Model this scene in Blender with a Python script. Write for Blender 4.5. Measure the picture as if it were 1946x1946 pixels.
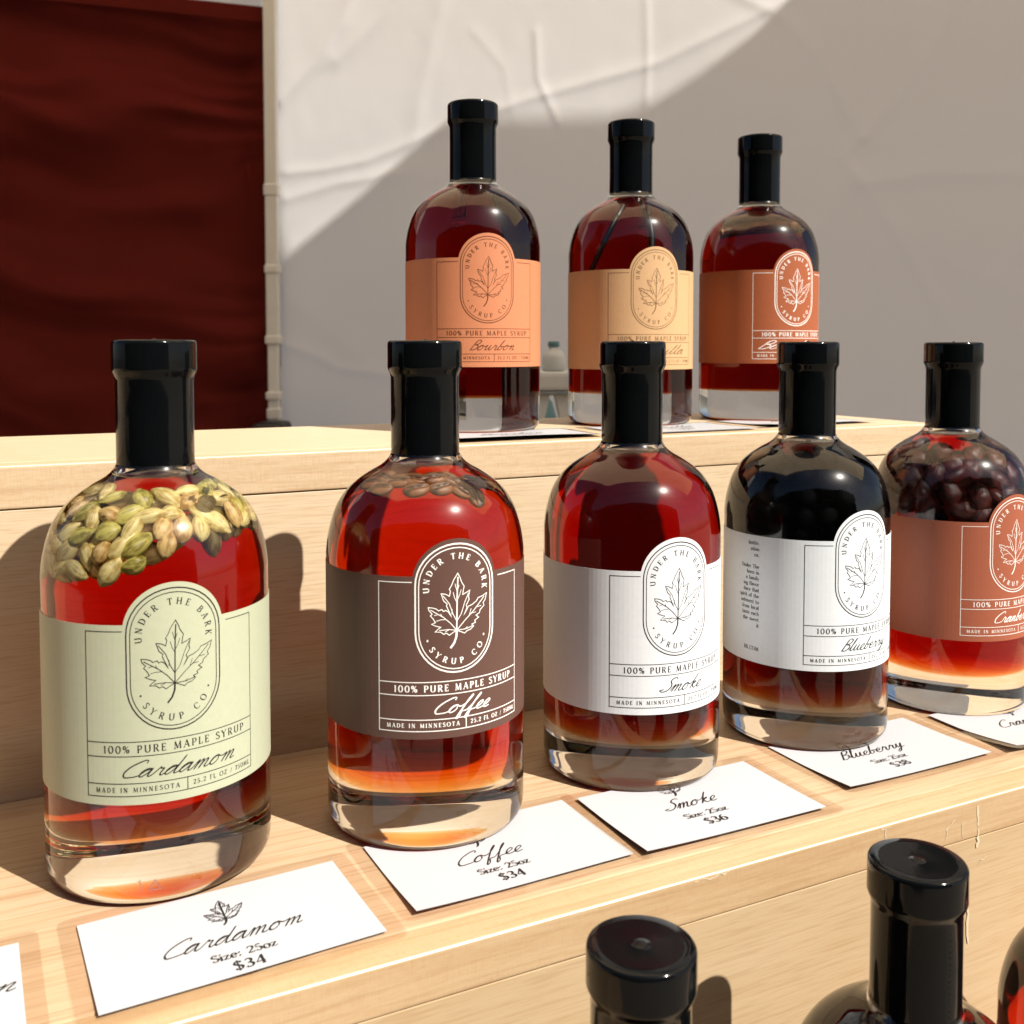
import bpy, bmesh, math, random
import numpy as np
from mathutils import Vector, Matrix

random.seed(7)
rng = np.random.default_rng(11)
PI = math.pi
for o in list(bpy.data.objects):
    bpy.data.objects.remove(o)

# ------------------------------------------------------------------ camera, sky, sun, exposure
scene = bpy.context.scene
COL = scene.collection
CAM_H = 0.19457                      # metres above the middle step
U = 10.0                             # one Blender unit is 10 cm (unit scale below); everything is built in metres and scaled once at the end
scene.unit_settings.system = 'METRIC'
scene.unit_settings.scale_length = 0.1
cam_d = bpy.data.cameras.new('camera')
cam = bpy.data.objects.new('camera', cam_d)
COL.objects.link(cam)
scene.camera = cam
cam.location = (0, 0, CAM_H*U)
cam.rotation_euler = (PI/2 - 0.04622, 0, 0)
cam_d.sensor_width = 36.0
cam_d.lens = 36.009
cam_d.shift_y = -0.1143
cam_d.clip_start = 0.05
cam_d.clip_end = 4000
cam_d.dof.use_dof = True
cam_d.dof.focus_distance = 0.46*U
cam_d.dof.aperture_fstop = 22.0/U

SHELF = math.radians(26.2)           # the steps run 26.2 degrees off the picture plane
SUN_AZ = SHELF + math.radians(29.5)  # sun behind the right shoulder of the camera
SUN_EL = math.radians(48.6)
to_sun = Vector((math.sin(SUN_AZ)*math.cos(SUN_EL), -math.cos(SUN_AZ)*math.cos(SUN_EL), math.sin(SUN_EL)))

world = bpy.data.worlds.new("World")
scene.world = world
world.use_nodes = True
wn = world.node_tree
wn.nodes.clear()
w_out = wn.nodes.new('ShaderNodeOutputWorld')
w_bg = wn.nodes.new('ShaderNodeBackground')
w_sky = wn.nodes.new('ShaderNodeTexSky')
w_sky.sky_type = 'NISHITA'
w_sky.sun_disc = False
w_sky.sun_elevation = SUN_EL
w_sky.sun_rotation = PI - SUN_AZ
w_sky.air_density = 0.8
w_sky.dust_density = 1.6
w_sky.ozone_density = 0.6
w_bg.inputs['Strength'].default_value = 0.05
wn.links.new(w_sky.outputs[0], w_bg.inputs[0])
wn.links.new(w_bg.outputs[0], w_out.inputs[0])

sun_d = bpy.data.lights.new('sun', 'SUN')
sun_d.energy = 5.0
sun_d.angle = math.radians(0.53)
sun_d.color = (1.0, 0.94, 0.84)
sun = bpy.data.objects.new('sun', sun_d)
COL.objects.link(sun)
sun_d.cycles.is_caustics_light = True
sun.location = to_sun * 50
sun.rotation_euler = to_sun.to_track_quat('Z', 'Y').to_euler()

scene.view_settings.view_transform = 'Standard'
scene.view_settings.look = 'None'
scene.view_settings.exposure = 0.92
scene.view_settings.gamma = 1.0
scene.render.engine = 'CYCLES'
cy = scene.cycles
cy.use_denoising = True
cy.max_bounces = 16
cy.transmission_bounces = 14
cy.transparent_max_bounces = 24
cy.glossy_bounces = 6
cy.diffuse_bounces = 4
cy.volume_bounces = 0
cy.caustics_refractive = True
cy.caustics_reflective = False
cy.sample_clamp_indirect = 6.0
cy.blur_glossy = 0.3

# ------------------------------------------------------------------ helpers
EX = Vector((math.cos(SHELF), math.sin(SHELF), 0))
EY = Vector((-math.sin(SHELF), math.cos(SHELF), 0))

def W(x, y, z=0.0):
    """shelf frame (along the steps, into the stall, up) -> world"""
    return EX*x + EY*y + Vector((0, 0, z))

def mat(name):
    m = bpy.data.materials.new(name)
    m.use_nodes = True
    nt = m.node_tree
    nt.nodes.clear()
    out = nt.nodes.new('ShaderNodeOutputMaterial')
    return m, nt, out

def N(nt, t, **kw):
    n = nt.nodes.new(t)
    for k, v in kw.items():
        if hasattr(n, k):
            setattr(n, k, v)
        else:
            n.inputs[k.replace('_', ' ')].default_value = v
    return n

def principled(name, col, rough=0.5, spec=0.5, metallic=0.0, coat=0.0, noise=None, bump=None, sheen=0.0):
    m, nt, out = mat(name)
    p = nt.nodes.new('ShaderNodeBsdfPrincipled')
    p.inputs['Base Color'].default_value = (*col, 1)
    p.inputs['Roughness'].default_value = rough
    p.inputs['Specular IOR Level'].default_value = spec
    p.inputs['Metallic'].default_value = metallic
    p.inputs['Coat Weight'].default_value = coat
    p.inputs['Sheen Weight'].default_value = sheen
    nt.links.new(p.outputs[0], out.inputs[0])
    if noise:
        scale, amt, stretch = noise
        tc = nt.nodes.new('ShaderNodeTexCoord')
        mp = nt.nodes.new('ShaderNodeMapping')
        mp.inputs['Scale'].default_value = stretch
        nt.links.new(tc.outputs['Object'], mp.inputs[0])
        nz = N(nt, 'ShaderNodeTexNoise', Scale=scale, Detail=5.0)
        nt.links.new(mp.outputs[0], nz.inputs[0])
        mx = nt.nodes.new('ShaderNodeMix'); mx.data_type = 'RGBA'
        mx.inputs[6].default_value = (*[c*(1-amt) for c in col], 1)
        mx.inputs[7].default_value = (*[min(1, c*(1+amt)) for c in col], 1)
        nt.links.new(nz.outputs['Fac'], mx.inputs[0])
        nt.links.new(mx.outputs[2], p.inputs['Base Color'])
    if bump:
        scale, strength, dist = bump
        tc = nt.nodes.new('ShaderNodeTexCoord')
        nz = N(nt, 'ShaderNodeTexNoise', Scale=scale, Detail=4.0)
        nt.links.new(tc.outputs['Object'], nz.inputs[0])
        b = N(nt, 'ShaderNodeBump', Strength=strength, Distance=dist*U)
        nt.links.new(nz.outputs['Fac'], b.inputs['Height'])
        nt.links.new(b.outputs[0], p.inputs['Normal'])
    return m

def tag(o, label=None, cat=None, group=None, kind=None):
    if label: o['label'] = label
    if cat: o['category'] = cat
    if group: o['group'] = group
    if kind: o['kind'] = kind
    return o

def empty(name, loc, rotz=0.0):
    o = bpy.data.objects.new(name, None)
    o.empty_display_size = 0.02
    COL.objects.link(o)
    o.location = loc
    o.rotation_euler = (0, 0, rotz)
    return o

def mesh_obj(name, verts, faces, m, parent=None, smooth=False):
    me = bpy.data.meshes.new(name)
    me.from_pydata([tuple(v) for v in verts], [], faces)
    me.update()
    if smooth:
        me.polygons.foreach_set('use_smooth', [True]*len(me.polygons))
    o = bpy.data.objects.new(name, me)
    if m: me.materials.append(m)
    COL.objects.link(o)
    if parent: o.parent = parent
    return o

def bm_obj(name, bm, m, parent=None, smooth=False):
    me = bpy.data.meshes.new(name)
    bm.to_mesh(me); bm.free()
    if smooth:
        me.polygons.foreach_set('use_smooth', [True]*len(me.polygons))
    o = bpy.data.objects.new(name, me)
    if m: me.materials.append(m)
    COL.objects.link(o)
    if parent: o.parent = parent
    return o

def box_bm(lo, hi, bevel=0.0, seg=2, bm=None):
    own = bm is None
    b2 = bmesh.new()
    bmesh.ops.create_cube(b2, size=1.0)
    for v in b2.verts:
        for i in range(3):
            v.co[i] = lo[i] + (v.co[i]+0.5)*(hi[i]-lo[i])
    if bevel:
        bmesh.ops.bevel(b2, geom=list(b2.edges), offset=bevel, segments=seg, affect='EDGES', profile=0.6)
    if own: return b2
    me = bpy.data.meshes.new('tmp'); b2.to_mesh(me); b2.free()
    bm.from_mesh(me); bpy.data.meshes.remove(me)
    return bm

def catmull(pts, n=6, closed=False):
    P = [np.array(p, float) for p in pts]
    out = []
    L = len(P)
    rng_ = range(L if closed else L-1)
    for i in rng_:
        p0 = P[(i-1) % L] if (closed or i > 0) else P[0]*2-P[1]
        p1 = P[i]; p2 = P[(i+1) % L]
        p3 = P[(i+2) % L] if (closed or i+2 < L) else P[-1]*2-P[-2]
        for k in range(n):
            t = k/n
            out.append(0.5*((2*p1)+(-p0+p2)*t+(2*p0-5*p1+4*p2-p3)*t*t+(-p0+3*p1-3*p2+p3)*t**3))
    if not closed: out.append(P[-1])
    return np.array(out)

def lathe(profile, seg=96, flip=False):
    """profile of (r, z) from bottom to top; ends with r == 0 become poles"""
    verts, faces, rings = [], [], []
    for r, z in profile:
        if r < 1e-7:
            rings.append([len(verts)]); verts.append((0, 0, z))
        else:
            rings.append(list(range(len(verts), len(verts)+seg)))
            for k in range(seg):
                a = 2*PI*k/seg
                verts.append((r*math.cos(a), r*math.sin(a), z))
    for a, b in zip(rings, rings[1:]):
        for k in range(seg):
            k2 = (k+1) % seg
            if len(a) == 1 and len(b) == 1: continue
            if len(a) == 1: f = (a[0], b[k2], b[k])
            elif len(b) == 1: f = (a[k], a[k2], b[0])
            else: f = (a[k], a[k2], b[k2], b[k])
            faces.append(tuple(reversed(f)) if flip else f)
    return verts, faces

# ------------------------------------------------------------------ lettering
def arc(cx, cy, rx, ry, a0, a1, n=14):
    return [(cx+rx*math.cos(math.radians(a0+(a1-a0)*i/n)), cy+ry*math.sin(math.radians(a0+(a1-a0)*i/n))) for i in range(n+1)]

TK, TN = 0.145, 0.062
def srf(x, y, w=0.24):               # a small serif
    return (TN, [(x-w/2, y), (x+w/2, y)])
def vst(x, y0=0, y1=1, s0=True, s1=True):
    r = [(TK, [(x, y0), (x, y1)])]
    if s0: r.append(srf(x, y0+TN/2))
    if s1: r.append(srf(x, y1-TN/2))
    return r
G = {}
G['A'] = (.80, [(TN, [(.08, 0), (.40, 1)]), (TK, [(.40, 1), (.70, 0)]), (TN, [(.2, .34), (.60, .34)]), srf(.08, .03), srf(.70, .03)])
G['B'] = (.66, vst(.14) + [('c', [(.14, .97)]+arc(.34, .75, .2, .22, 90, -90)+[(.14, .53)]), ('c', [(.14, .53)]+arc(.36, .28, .24, .25, 90, -90)+[(.14, .03)])])
G['C'] = (.80, [('c', arc(.44, .5, .38, .48, 45, 315, 20)), (TN, [(.71, .66), (.71, .93)])])
G['D'] = (.80, vst(.14) + [('c', [(.14, .97)]+arc(.32, .5, .4, .47, 90, -90, 18)+[(.14, .03)])])
G['E'] = (.62, vst(.14) + [(TN, [(.14, .97), (.54, .97)]), (TN, [(.14, .52), (.44, .52)]), (TN, [(.14, .03), (.56, .03)]), (TN, [(.53, .97), (.53, .8)]), (TN, [(.55, .03), (.55, .22)]), (TN, [(.43, .42), (.43, .62)])])
G['F'] = (.58, vst(.14) + [(TN, [(.14, .97), (.52, .97)]), (TN, [(.14, .52), (.42, .52)]), (TN, [(.51, .97), (.51, .8)])])
G['H'] = (.84, vst(.14) + vst(.68) + [(TN, [(.14, .5), (.68, .5)])])
G['I'] = (.30, vst(.15))
G['K'] = (.76, vst(.14) + [(TN, [(.16, .42), (.60, .97)]), (TK, [(.30, .56), (.64, .0)]), srf(.60, .97), srf(.64, .03)])
G['L'] = (.60, vst(.14) + [(TN, [(.14, .03), (.55, .03)]), (TN, [(.54, .03), (.54, .25)])])
G['M'] = (.98, [(TN, [(.12, 0), (.16, 1)]), (TK, [(.16, 1), (.48, .05)]), (TN, [(.48, .05), (.80, 1)]), (TK, [(.80, 1), (.84, 0)]), srf(.12, .03), srf(.84, .03)])
G['N'] = (.86, [(TN, [(.14, 0), (.14, 1)]), (TK, [(.14, 1), (.70, .02)]), (TN, [(.70, 0), (.70, 1)]), srf(.14, .03), srf(.70, .97), srf(.10, .97, .16)])
G['O'] = (.90, [('c', arc(.45, .5, .39, .48, 0, 360, 28))])
G['P'] = (.64, vst(.14) + [('c', [(.14, .97)]+arc(.34, .71, .23, .26, 90, -90)+[(.14, .45)])])
G['R'] = (.74, vst(.14) + [('c', [(.14, .97)]+arc(.34, .73, .22, .24, 90, -90)+[(.14, .49)]), (TK, [(.36, .49), (.64, .0)]), srf(.66, .03, .16)])
G['S'] = (.60, [('c', [(.50, .80)]+arc(.30, .75, .21, .22, 30, 200, 10)+[(.30, .52)]+arc(.30, .26, .24, .24, 60, -160, 12))])
G['T'] = (.72, vst(.36, s1=False) + [(TN, [(.04, .97), (.68, .97)]), (TN, [(.05, .97), (.05, .78)]), (TN, [(.67, .97), (.67, .78)])])
G['U'] = (.84, [('c', [(.14, 1)]+arc(.42, .34, .28, .32, 180, 360, 16)+[(.70, 1)]), srf(.14, .97), srf(.70, .97)])
G['W'] = (1.1, [(TK, [(.06, 1), (.32, 0)]), (TN, [(.32, 0), (.54, .9)]), (TK, [(.54, .9), (.78, 0)]), (TN, [(.78, 0), (1.02, 1)])])
G['Y'] = (.78, [(TK, [(.06, 1), (.38, .48)]), (TN, [(.38, .48), (.70, 1)]), (TK, [(.38, .48), (.38, 0)]), srf(.38, .03), srf(.06, .97), srf(.70, .97, .2)])
G['Z'] = (.70, [(TN, [(.08, .97), (.62, .97)]), (TK, [(.60, .95), (.08, .05)]), (TN, [(.08, .03), (.64, .03)]), (TN, [(.08, .97), (.08, .8)]), (TN, [(.64, .03), (.64, .2)])])
G['0'] = (.70, [('c', arc(.35, .5, .28, .48, 0, 360, 24))])
G['1'] = (.40, vst(.22, s1=False) + [(TN, [(.22, .97), (.08, .84)])])
G['2'] = (.62, [('c', arc(.29, .73, .22, .24, 170, -20, 12)+[(.40, .48), (.08, .05)]), (TN*1.4, [(.06, .04), (.56, .04)]), (TN, [(.55, .04), (.56, .2)])])
G['3'] = (.60, [('c', arc(.27, .75, .2, .22, 150, -80, 10)+[(.2, .53)]), ('c', [(.2, .53)]+arc(.26, .26, .25, .25, 80, -150, 12))])
G['4'] = (.68, [(TK, [(.46, 0), (.46, 1)]), (TN, [(.46, 1), (.05, .28)]), (TN, [(.05, .28), (.62, .28)]), srf(.46, .03)])
G['5'] = (.60, [(TN*1.5, [(.14, .95), (.50, .95)]), (TN, [(.14, .95), (.11, .55)]), ('c', [(.11, .55)]+arc(.27, .3, .24, .28, 100, -150, 14))])
G['6'] = (.64, [('c', [(.50, .93), (.30, .9), (.12, .6)]+arc(.32, .3, .24, .28, 170, 530, 22))])
G['7'] = (.56, [(TN*1.4, [(.06, .95), (.52, .95)]), (TK, [(.52, .95), (.2, 0)]), (TN, [(.06, .95), (.06, .78)])])
G['8'] = (.62, [('c', arc(.31, .75, .19, .22, 0, 360, 18)), ('c', arc(.31, .27, .24, .25, 0, 360, 20))])
G['%'] = (.86, [('c', arc(.2, .74, .14, .22, 0, 360, 16)), ('c', arc(.64, .26, .14, .22, 0, 360, 16)), (TN, [(.14, 0), (.70, 1)])])
G['.'] = (.26, [(.16, [(.12, .0), (.12, .16)])])
G[':'] = (.30, [(.15, [(.14, .0), (.14, .15)]), (.15, [(.14, .45), (.14, .6)])])
G['/'] = (.50, [(TN, [(.08, -.05), (.42, 1.02)])])
G['$'] = (.62, [('c', [(.50, .80)]+arc(.30, .75, .21, .22, 30, 200, 10)+[(.30, .52)]+arc(.30, .26, .24, .24, 60, -160, 12)), (TN, [(.3, -.12), (.3, 1.12)])])
G[' '] = (.42, [])
# lower case
xh = .62
G['i'] = (.28, vst(.14, 0, xh, True, False) + [(.15, [(.14, .82), (.14, .96)]), (TN, [(.02, xh-.03), (.14, xh-.03)])])
G['z'] = (.52, [(TN, [(.06, xh-.03), (.46, xh-.03)]), (TK, [(.44, xh-.03), (.07, .04)]), (TN, [(.06, .03), (.48, .03)]), (TN, [(.06, xh), (.06, xh-.16)]), (TN, [(.48, .03), (.48, .17)])])
G['e'] = (.56, [('c', [(.08, .33), (.47, .34)]+arc(.28, .31, .21, .3, 10, 315, 18))])
G['o'] = (.60, [('c', arc(.3, .31, .24, .3, 0, 360, 20))])
G['a'] = (.54, [('c', arc(.24, .2, .18, .2, 0, 360, 14)), (TK, [(.43, 0), (.43, .45)]), ('c', arc(.26, .42, .17, .2, 0, 160, 8))])
G['b'] = (.60, vst(.12, 0, 1, False, True) + [('c', arc(.32, .31, .22, .3, 0, 360, 18))])
G['c'] = (.52, [('c', arc(.28, .31, .22, .3, 45, 315, 16))])
G['d'] = (.62, vst(.48, 0, 1, True, True) + [('c', arc(.28, .31, .22, .3, 0, 360, 18))])
G['f'] = (.38, [(TK, [(.16, 0), (.16, .85)]), ('c', arc(.28, .85, .12, .14, 180, 50, 8)), (TN, [(.02, .6), (.34, .6)]), srf(.16, .03)])
G['g'] = (.56, [('c', arc(.28, .36, .2, .25, 0, 360, 16)), ('c', arc(.28, -.12, .22, .16, 0, 360, 14)), (TN, [(.14, .14), (.2, .02)])])
G['h'] = (.62, vst(.12, 0, 1) + [('c', arc(.30, .36, .18, .24, 170, 0, 10)+[(.48, 0)]), srf(.48, .03)])
G['l'] = (.28, vst(.14))
G['m'] = (.92, vst(.12, 0, xh, True, False) + [('c', arc(.28, .38, .16, .22, 170, 0, 10)+[(.44, 0)]), ('c', arc(.60, .38, .16, .22, 170, 0, 10)+[(.76, 0)]), srf(.44, .03, .16), srf(.78, .03, .16)])
G['n'] = (.62, vst(.12, 0, xh, True, False) + [('c', arc(.30, .36, .18, .24, 170, 0, 10)+[(.48, 0)]), srf(.48, .03)])
G['p'] = (.60, vst(.12, -.35, xh, True, False) + [('c', arc(.32, .31, .22, .3, 0, 360, 18))])
G['r'] = (.44, vst(.12, 0, xh, True, False) + [('c', arc(.30, .40, .16, .2, 170, 40, 8))])
G['s'] = (.46, [('c', [(.38, .50)]+arc(.23, .46, .15, .14, 30, 200, 8)+[(.23, .32)]+arc(.22, .16, .17, .15, 60, -160, 10))])
G['t'] = (.38, [(TK, [(.16, .1), (.16, .85)]), ('c', [(.16, .12)]+arc(.26, .12, .1, .12, 200, 320, 6)), (TN, [(.02, .6), (.34, .6)])])
G['u'] = (.62, [('c', [(.12, xh)]+arc(.29, .22, .17, .22, 180, 360, 10)+[(.46, xh)]), (TK, [(.47, 0), (.47, xh)])])
G['v'] = (.54, [(TK, [(.04, xh), (.27, 0)]), (TN, [(.27, 0), (.50, xh)])])
G['w'] = (.80, [(TK, [(.04, xh), (.22, 0)]), (TN, [(.22, 0), (.40, .55)]), (TK, [(.40, .55), (.58, 0)]), (TN, [(.58, 0), (.76, xh)])])
G['x'] = (.54, [(TK, [(.06, xh), (.46, 0)]), (TN, [(.46, xh), (.06, 0)])])
G['y'] = (.54, [(TK, [(.04, xh), (.27, 0)]), (TN, [(.50, xh), (.16, -.35)])])

H = {   # handwriting: x-height 1, each letter runs into the next
 'a': (.92, [(0, .15), (.3, .75), (.66, .92), (.36, 1), (.1, .6), (.1, .12), (.28, 0), (.52, .4), (.68, .95), (.64, .3), (.72, .0), (.92, .15)]),
 'r': (.80, [(0, .15), (.22, .85), (.28, 1.06), (.36, .86), (.56, .84), (.52, .3), (.62, 0), (.80, .15)]),
 'd': (.98, [(0, .15), (.3, .75), (.64, .88), (.36, 1), (.1, .6), (.1, .12), (.28, 0), (.52, .4), (.70, 1.25), (.78, 2.0), (.72, 1.2), (.66, .3), (.76, 0), (.98, .15)]),
 'm': (1.22, [(0, .15), (.18, .9), (.26, .92), (.22, 0), (.3, .6), (.5, 1), (.58, .85), (.55, 0), (.65, .65), (.84, 1), (.93, .8), (.9, .2), (1.0, 0), (1.22, .15)]),
 'o': (.88, [(0, .15), (.2, .75), (.45, 1), (.2, .9), (.06, .45), (.2, .03), (.45, .08), (.6, .5), (.46, .98), (.62, .84), (.88, .75)]),
 'f': (.72, [(0, .15), (.32, 1.2), (.5, 2), (.42, 2.12), (.3, 1.4), (.22, -.6), (.32, -.95), (.42, -.6), (.36, .0), (.72, .15)]),
 'e': (.66, [(0, .15), (.35, .45), (.5, .8), (.35, 1.02), (.12, .7), (.12, .2), (.35, 0), (.66, .15)]),
 'k': (.90, [(0, .15), (.33, 1.3), (.5, 2.1), (.4, 1.6), (.2, 0), (.3, .6), (.56, 1.0), (.6, .8), (.35, .6), (.5, .2), (.7, 0), (.9, .15)]),
 'l': (.54, [(0, .15), (.33, 1.3), (.42, 2.1), (.3, 1.7), (.2, .4), (.3, 0), (.54, .15)]),
 'u': (.95, [(0, .15), (.2, 1), (.15, .3), (.3, 0), (.5, .3), (.65, 1), (.62, .3), (.75, 0), (.95, .15)]),
 'b': (.80, [(0, .15), (.3, 1.4), (.38, 2.1), (.26, 1.5), (.12, .3), (.3, 0), (.55, .3), (.5, .8), (.34, .72), (.80, .75)]),
 'y': (.98, [(0, .15), (.2, 1), (.18, .4), (.35, .1), (.55, .5), (.7, 1), (.55, 0), (.3, -.8), (.1, -.95), (.1, -.6), (.5, -.1), (.98, .15)]),
 'n': (.90, [(0, .15), (.14, .8), (.22, .95), (.23, .5), (.2, .02), (.29, .55), (.46, .97), (.58, .85), (.56, .25), (.66, 0), (.9, .15)]),
 'i': (.52, [(0, .15), (.22, 1), (.18, .3), (.3, 0), (.52, .15)]),
 'C': (1.12, [(1.1, 1.7), (1.06, 2.05), (.75, 2.02), (.22, 1.4), (.02, .6), (.22, .03), (.62, -.02), (1.12, .15)]),
 'S': (.85, [(1.0, 1.85), (.8, 2.1), (.46, 2.02), (.36, 1.62), (.6, 1.2), (.72, .7), (.5, .12), (.1, .0), (-.25, .25), (.1, .38)]),
 'B': (.95, [(.34, 1.95), (.22, 1.0), (.12, 0), (.2, 1.0), (.28, 1.75), (.55, 2.12), (.88, 1.82), (.72, 1.3), (.38, 1.1), (.78, .95), (.82, .4), (.45, 0), (.05, .12)]),
 'V': (1.0, [(-.05, 1.7), (.18, 2.0), (.34, 1), (.42, 0), (.75, 1.4), (1.1, 2.1)]),
}
SLANT = 0.42

def ribbon(pts, widths, closed=False):
    P = np.array(pts, float)
    n = len(P)
    if n < 2: return None
    d = np.diff(P, axis=0)
    L = np.linalg.norm(d, axis=1)
    keep = np.concatenate([[True], L > 1e-9])
    P = P[keep]
    wd_ = np.array(widths, float)
    wd_ = wd_[keep] if wd_.ndim else np.full(len(P), float(widths))
    d = np.diff(P, axis=0); L = np.linalg.norm(d, axis=1)
    t = d / L[:, None]
    tv = np.zeros_like(P)
    tv[0] = t[0]; tv[-1] = t[-1]
    tv[1:-1] = t[:-1]+t[1:]
    sc = np.ones(len(P))
    ln = np.linalg.norm(tv, axis=1)
    ln[ln < 1e-6] = 1
    tv /= ln[:, None]
    if len(P) > 2:
        cosv = np.clip((tv[1:-1]*t[:-1]).sum(1), .5, 1)
        sc[1:-1] = 1/cosv
    nrm = np.stack([-tv[:, 1], tv[:, 0]], 1)
    hw = (wd_*sc/2)[:, None]
    return P+nrm*hw, P-nrm*hw

class Ink:
    """flat lettering gathered as ribbons in (u, v); mapped on a surface by build()"""
    def __init__(self): self.strips = []
    def line(self, pts, w, xf=None, sub=0.0012, closed=False):
        P = np.array(pts, float)
        if closed: P = np.vstack([P, P[:1]])
        if xf is not None: P = np.array([xf(p) for p in P])
        out = [P[0]]
        ww = [w[0] if hasattr(w, '__len__') else w]
        for i in range(1, len(P)):
            L = np.linalg.norm(P[i]-P[i-1])
            k = max(1, int(L/sub))
            for j in range(1, k+1):
                out.append(P[i-1]+(P[i]-P[i-1])*j/k)
                ww.append((w[i-1]+(w[i]-w[i-1])*j/k) if hasattr(w, '__len__') else w)
        r = ribbon(out, ww)
        if r: self.strips.append(r)
    def glyph(self, ch, s, xf, bold=1.0):
        for w, pts in G[ch][1]:
            P = np.array(pts, float)
            if w == 'c':
                d = np.gradient(P, axis=0)
                d /= np.maximum(np.linalg.norm(d, axis=1), 1e-9)[:, None]
                ww = (TN+(TK-TN)*np.abs(d[:, 1])**1.6)*s*bold
            else:
                ww = np.full(len(P), w*s*bold)
            self.line(P*s, list(ww), xf)
    @staticmethod
    def width(txt, s, sp): return sum(G[c][0]*s+sp for c in txt)-sp
    def text(self, txt, u0, v0, s, u1=None, sp=None, centre=None, bold=1.0, maxw=None, align=None):
        if sp is None: sp = .08*s
        if u1 is not None:           # stretch the letter spacing to fit u0..u1
            nat = self.width(txt, s, 0)
            sp = (u1-u0-nat)/(len(txt)-1)
        wid = self.width(txt, s, sp)
        if centre is not None: u0 = centre-wid/2
        if align is not None: u0 = align-wid
        u = u0
        for c in txt:
            self.glyph(c, s, (lambda p, u=u: np.array([p[0]+u, p[1]+v0])), bold)
            u += G[c][0]*s+sp
    def arc_text(self, txt, cx, cy, r, s, a0, a1, outside=True, straight=None, bold=1.0):
        """letters standing on a circle; outside: tops away from the centre"""
        wid = [G[c][0] for c in txt]
        tot = sum(wid)
        sgn = -1 if outside else 1
        nat = tot*s/r
        span = math.radians(abs(a1-a0))
        gap = (span-nat)/(len(txt)-1)
        a = math.radians(a0)
        for c, w in zip(txt, wid):
            mid = a+sgn*(w*s/r)/2
            def xf(p, mid=mid, w=w):
                x = p[0]-w*s/2; y = p[1]
                if outside:
                    rr = r+y
                    ca, sa = math.cos(mid), math.sin(mid)
                    return np.array([cx+ca*rr+sa*x, cy+sa*rr-ca*x])
                rr = r-y
                ca, sa = math.cos(mid), math.sin(mid)
                return np.array([cx+ca*rr-sa*x, cy+sa*rr+ca*x])
            self.glyph(c, s, xf, bold)
            a += sgn*((w*s/r)+gap)
    def script(self, word, s, w, u0=None, v0=0.0, u1=None, centre=None):
        strokes, cur, x = [], [], 0.0
        for i, c in enumerate(word):
            adv, pts = H[c]
            P = [(px+x, py) for px, py in pts]
            if c in 'SBV':
                strokes.append(P); 
            else:
                if cur: P = P[1:]
                cur += P
            if c == 'i': strokes.append([(x+.36, 1.5), (x+.38, 1.62)])
            x += adv
        strokes.append(cur)
        strokes = [catmull(p, 6) for p in strokes if len(p) > 1]
        strokes = [np.stack([p[:, 0]+SLANT*p[:, 1], p[:, 1]], 1) for p in strokes]
        lo = min(p[:, 0].min() for p in strokes); hi = max(p[:, 0].max() for p in strokes)
        kx = s
        if u1 is not None:
            kx = (u1-u0)/(hi-lo)
            cx = (u0+u1)/2
        else:
            cx = centre
        for p in strokes:
            q = np.stack([(p[:, 0]-(lo+hi)/2)*kx+cx, p[:, 1]*s+v0], 1)
            d = np.gradient(q, axis=0); d /= np.maximum(np.linalg.norm(d, axis=1), 1e-9)[:, None]
            ww = w*(0.75+0.45*np.clip(-d[:, 1], 0, 1))
            self.line(q, list(ww), sub=.0006)
    def leaf(self, cu, cv, k, w):
        for pts, wf in LEAF:
            P = np.array(pts, float)*k+np.array([cu, cv])
            self.line(P, w*wf)
    def build(self, name, m, fn, parent):
        verts, faces = [], []
        for i, (a, b) in enumerate(self.strips):
            off = (i % 24)*2.5e-6
            base = len(verts)
            for p, q in zip(a, b):
                verts.append(fn(p[0], p[1], off)); verts.append(fn(q[0], q[1], off))
            for j in range(len(a)-1):
                k = base+2*j
                faces.append((k, k+1, k+3, k+2))
        return mesh_obj(name, verts, faces, m, parent)

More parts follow.
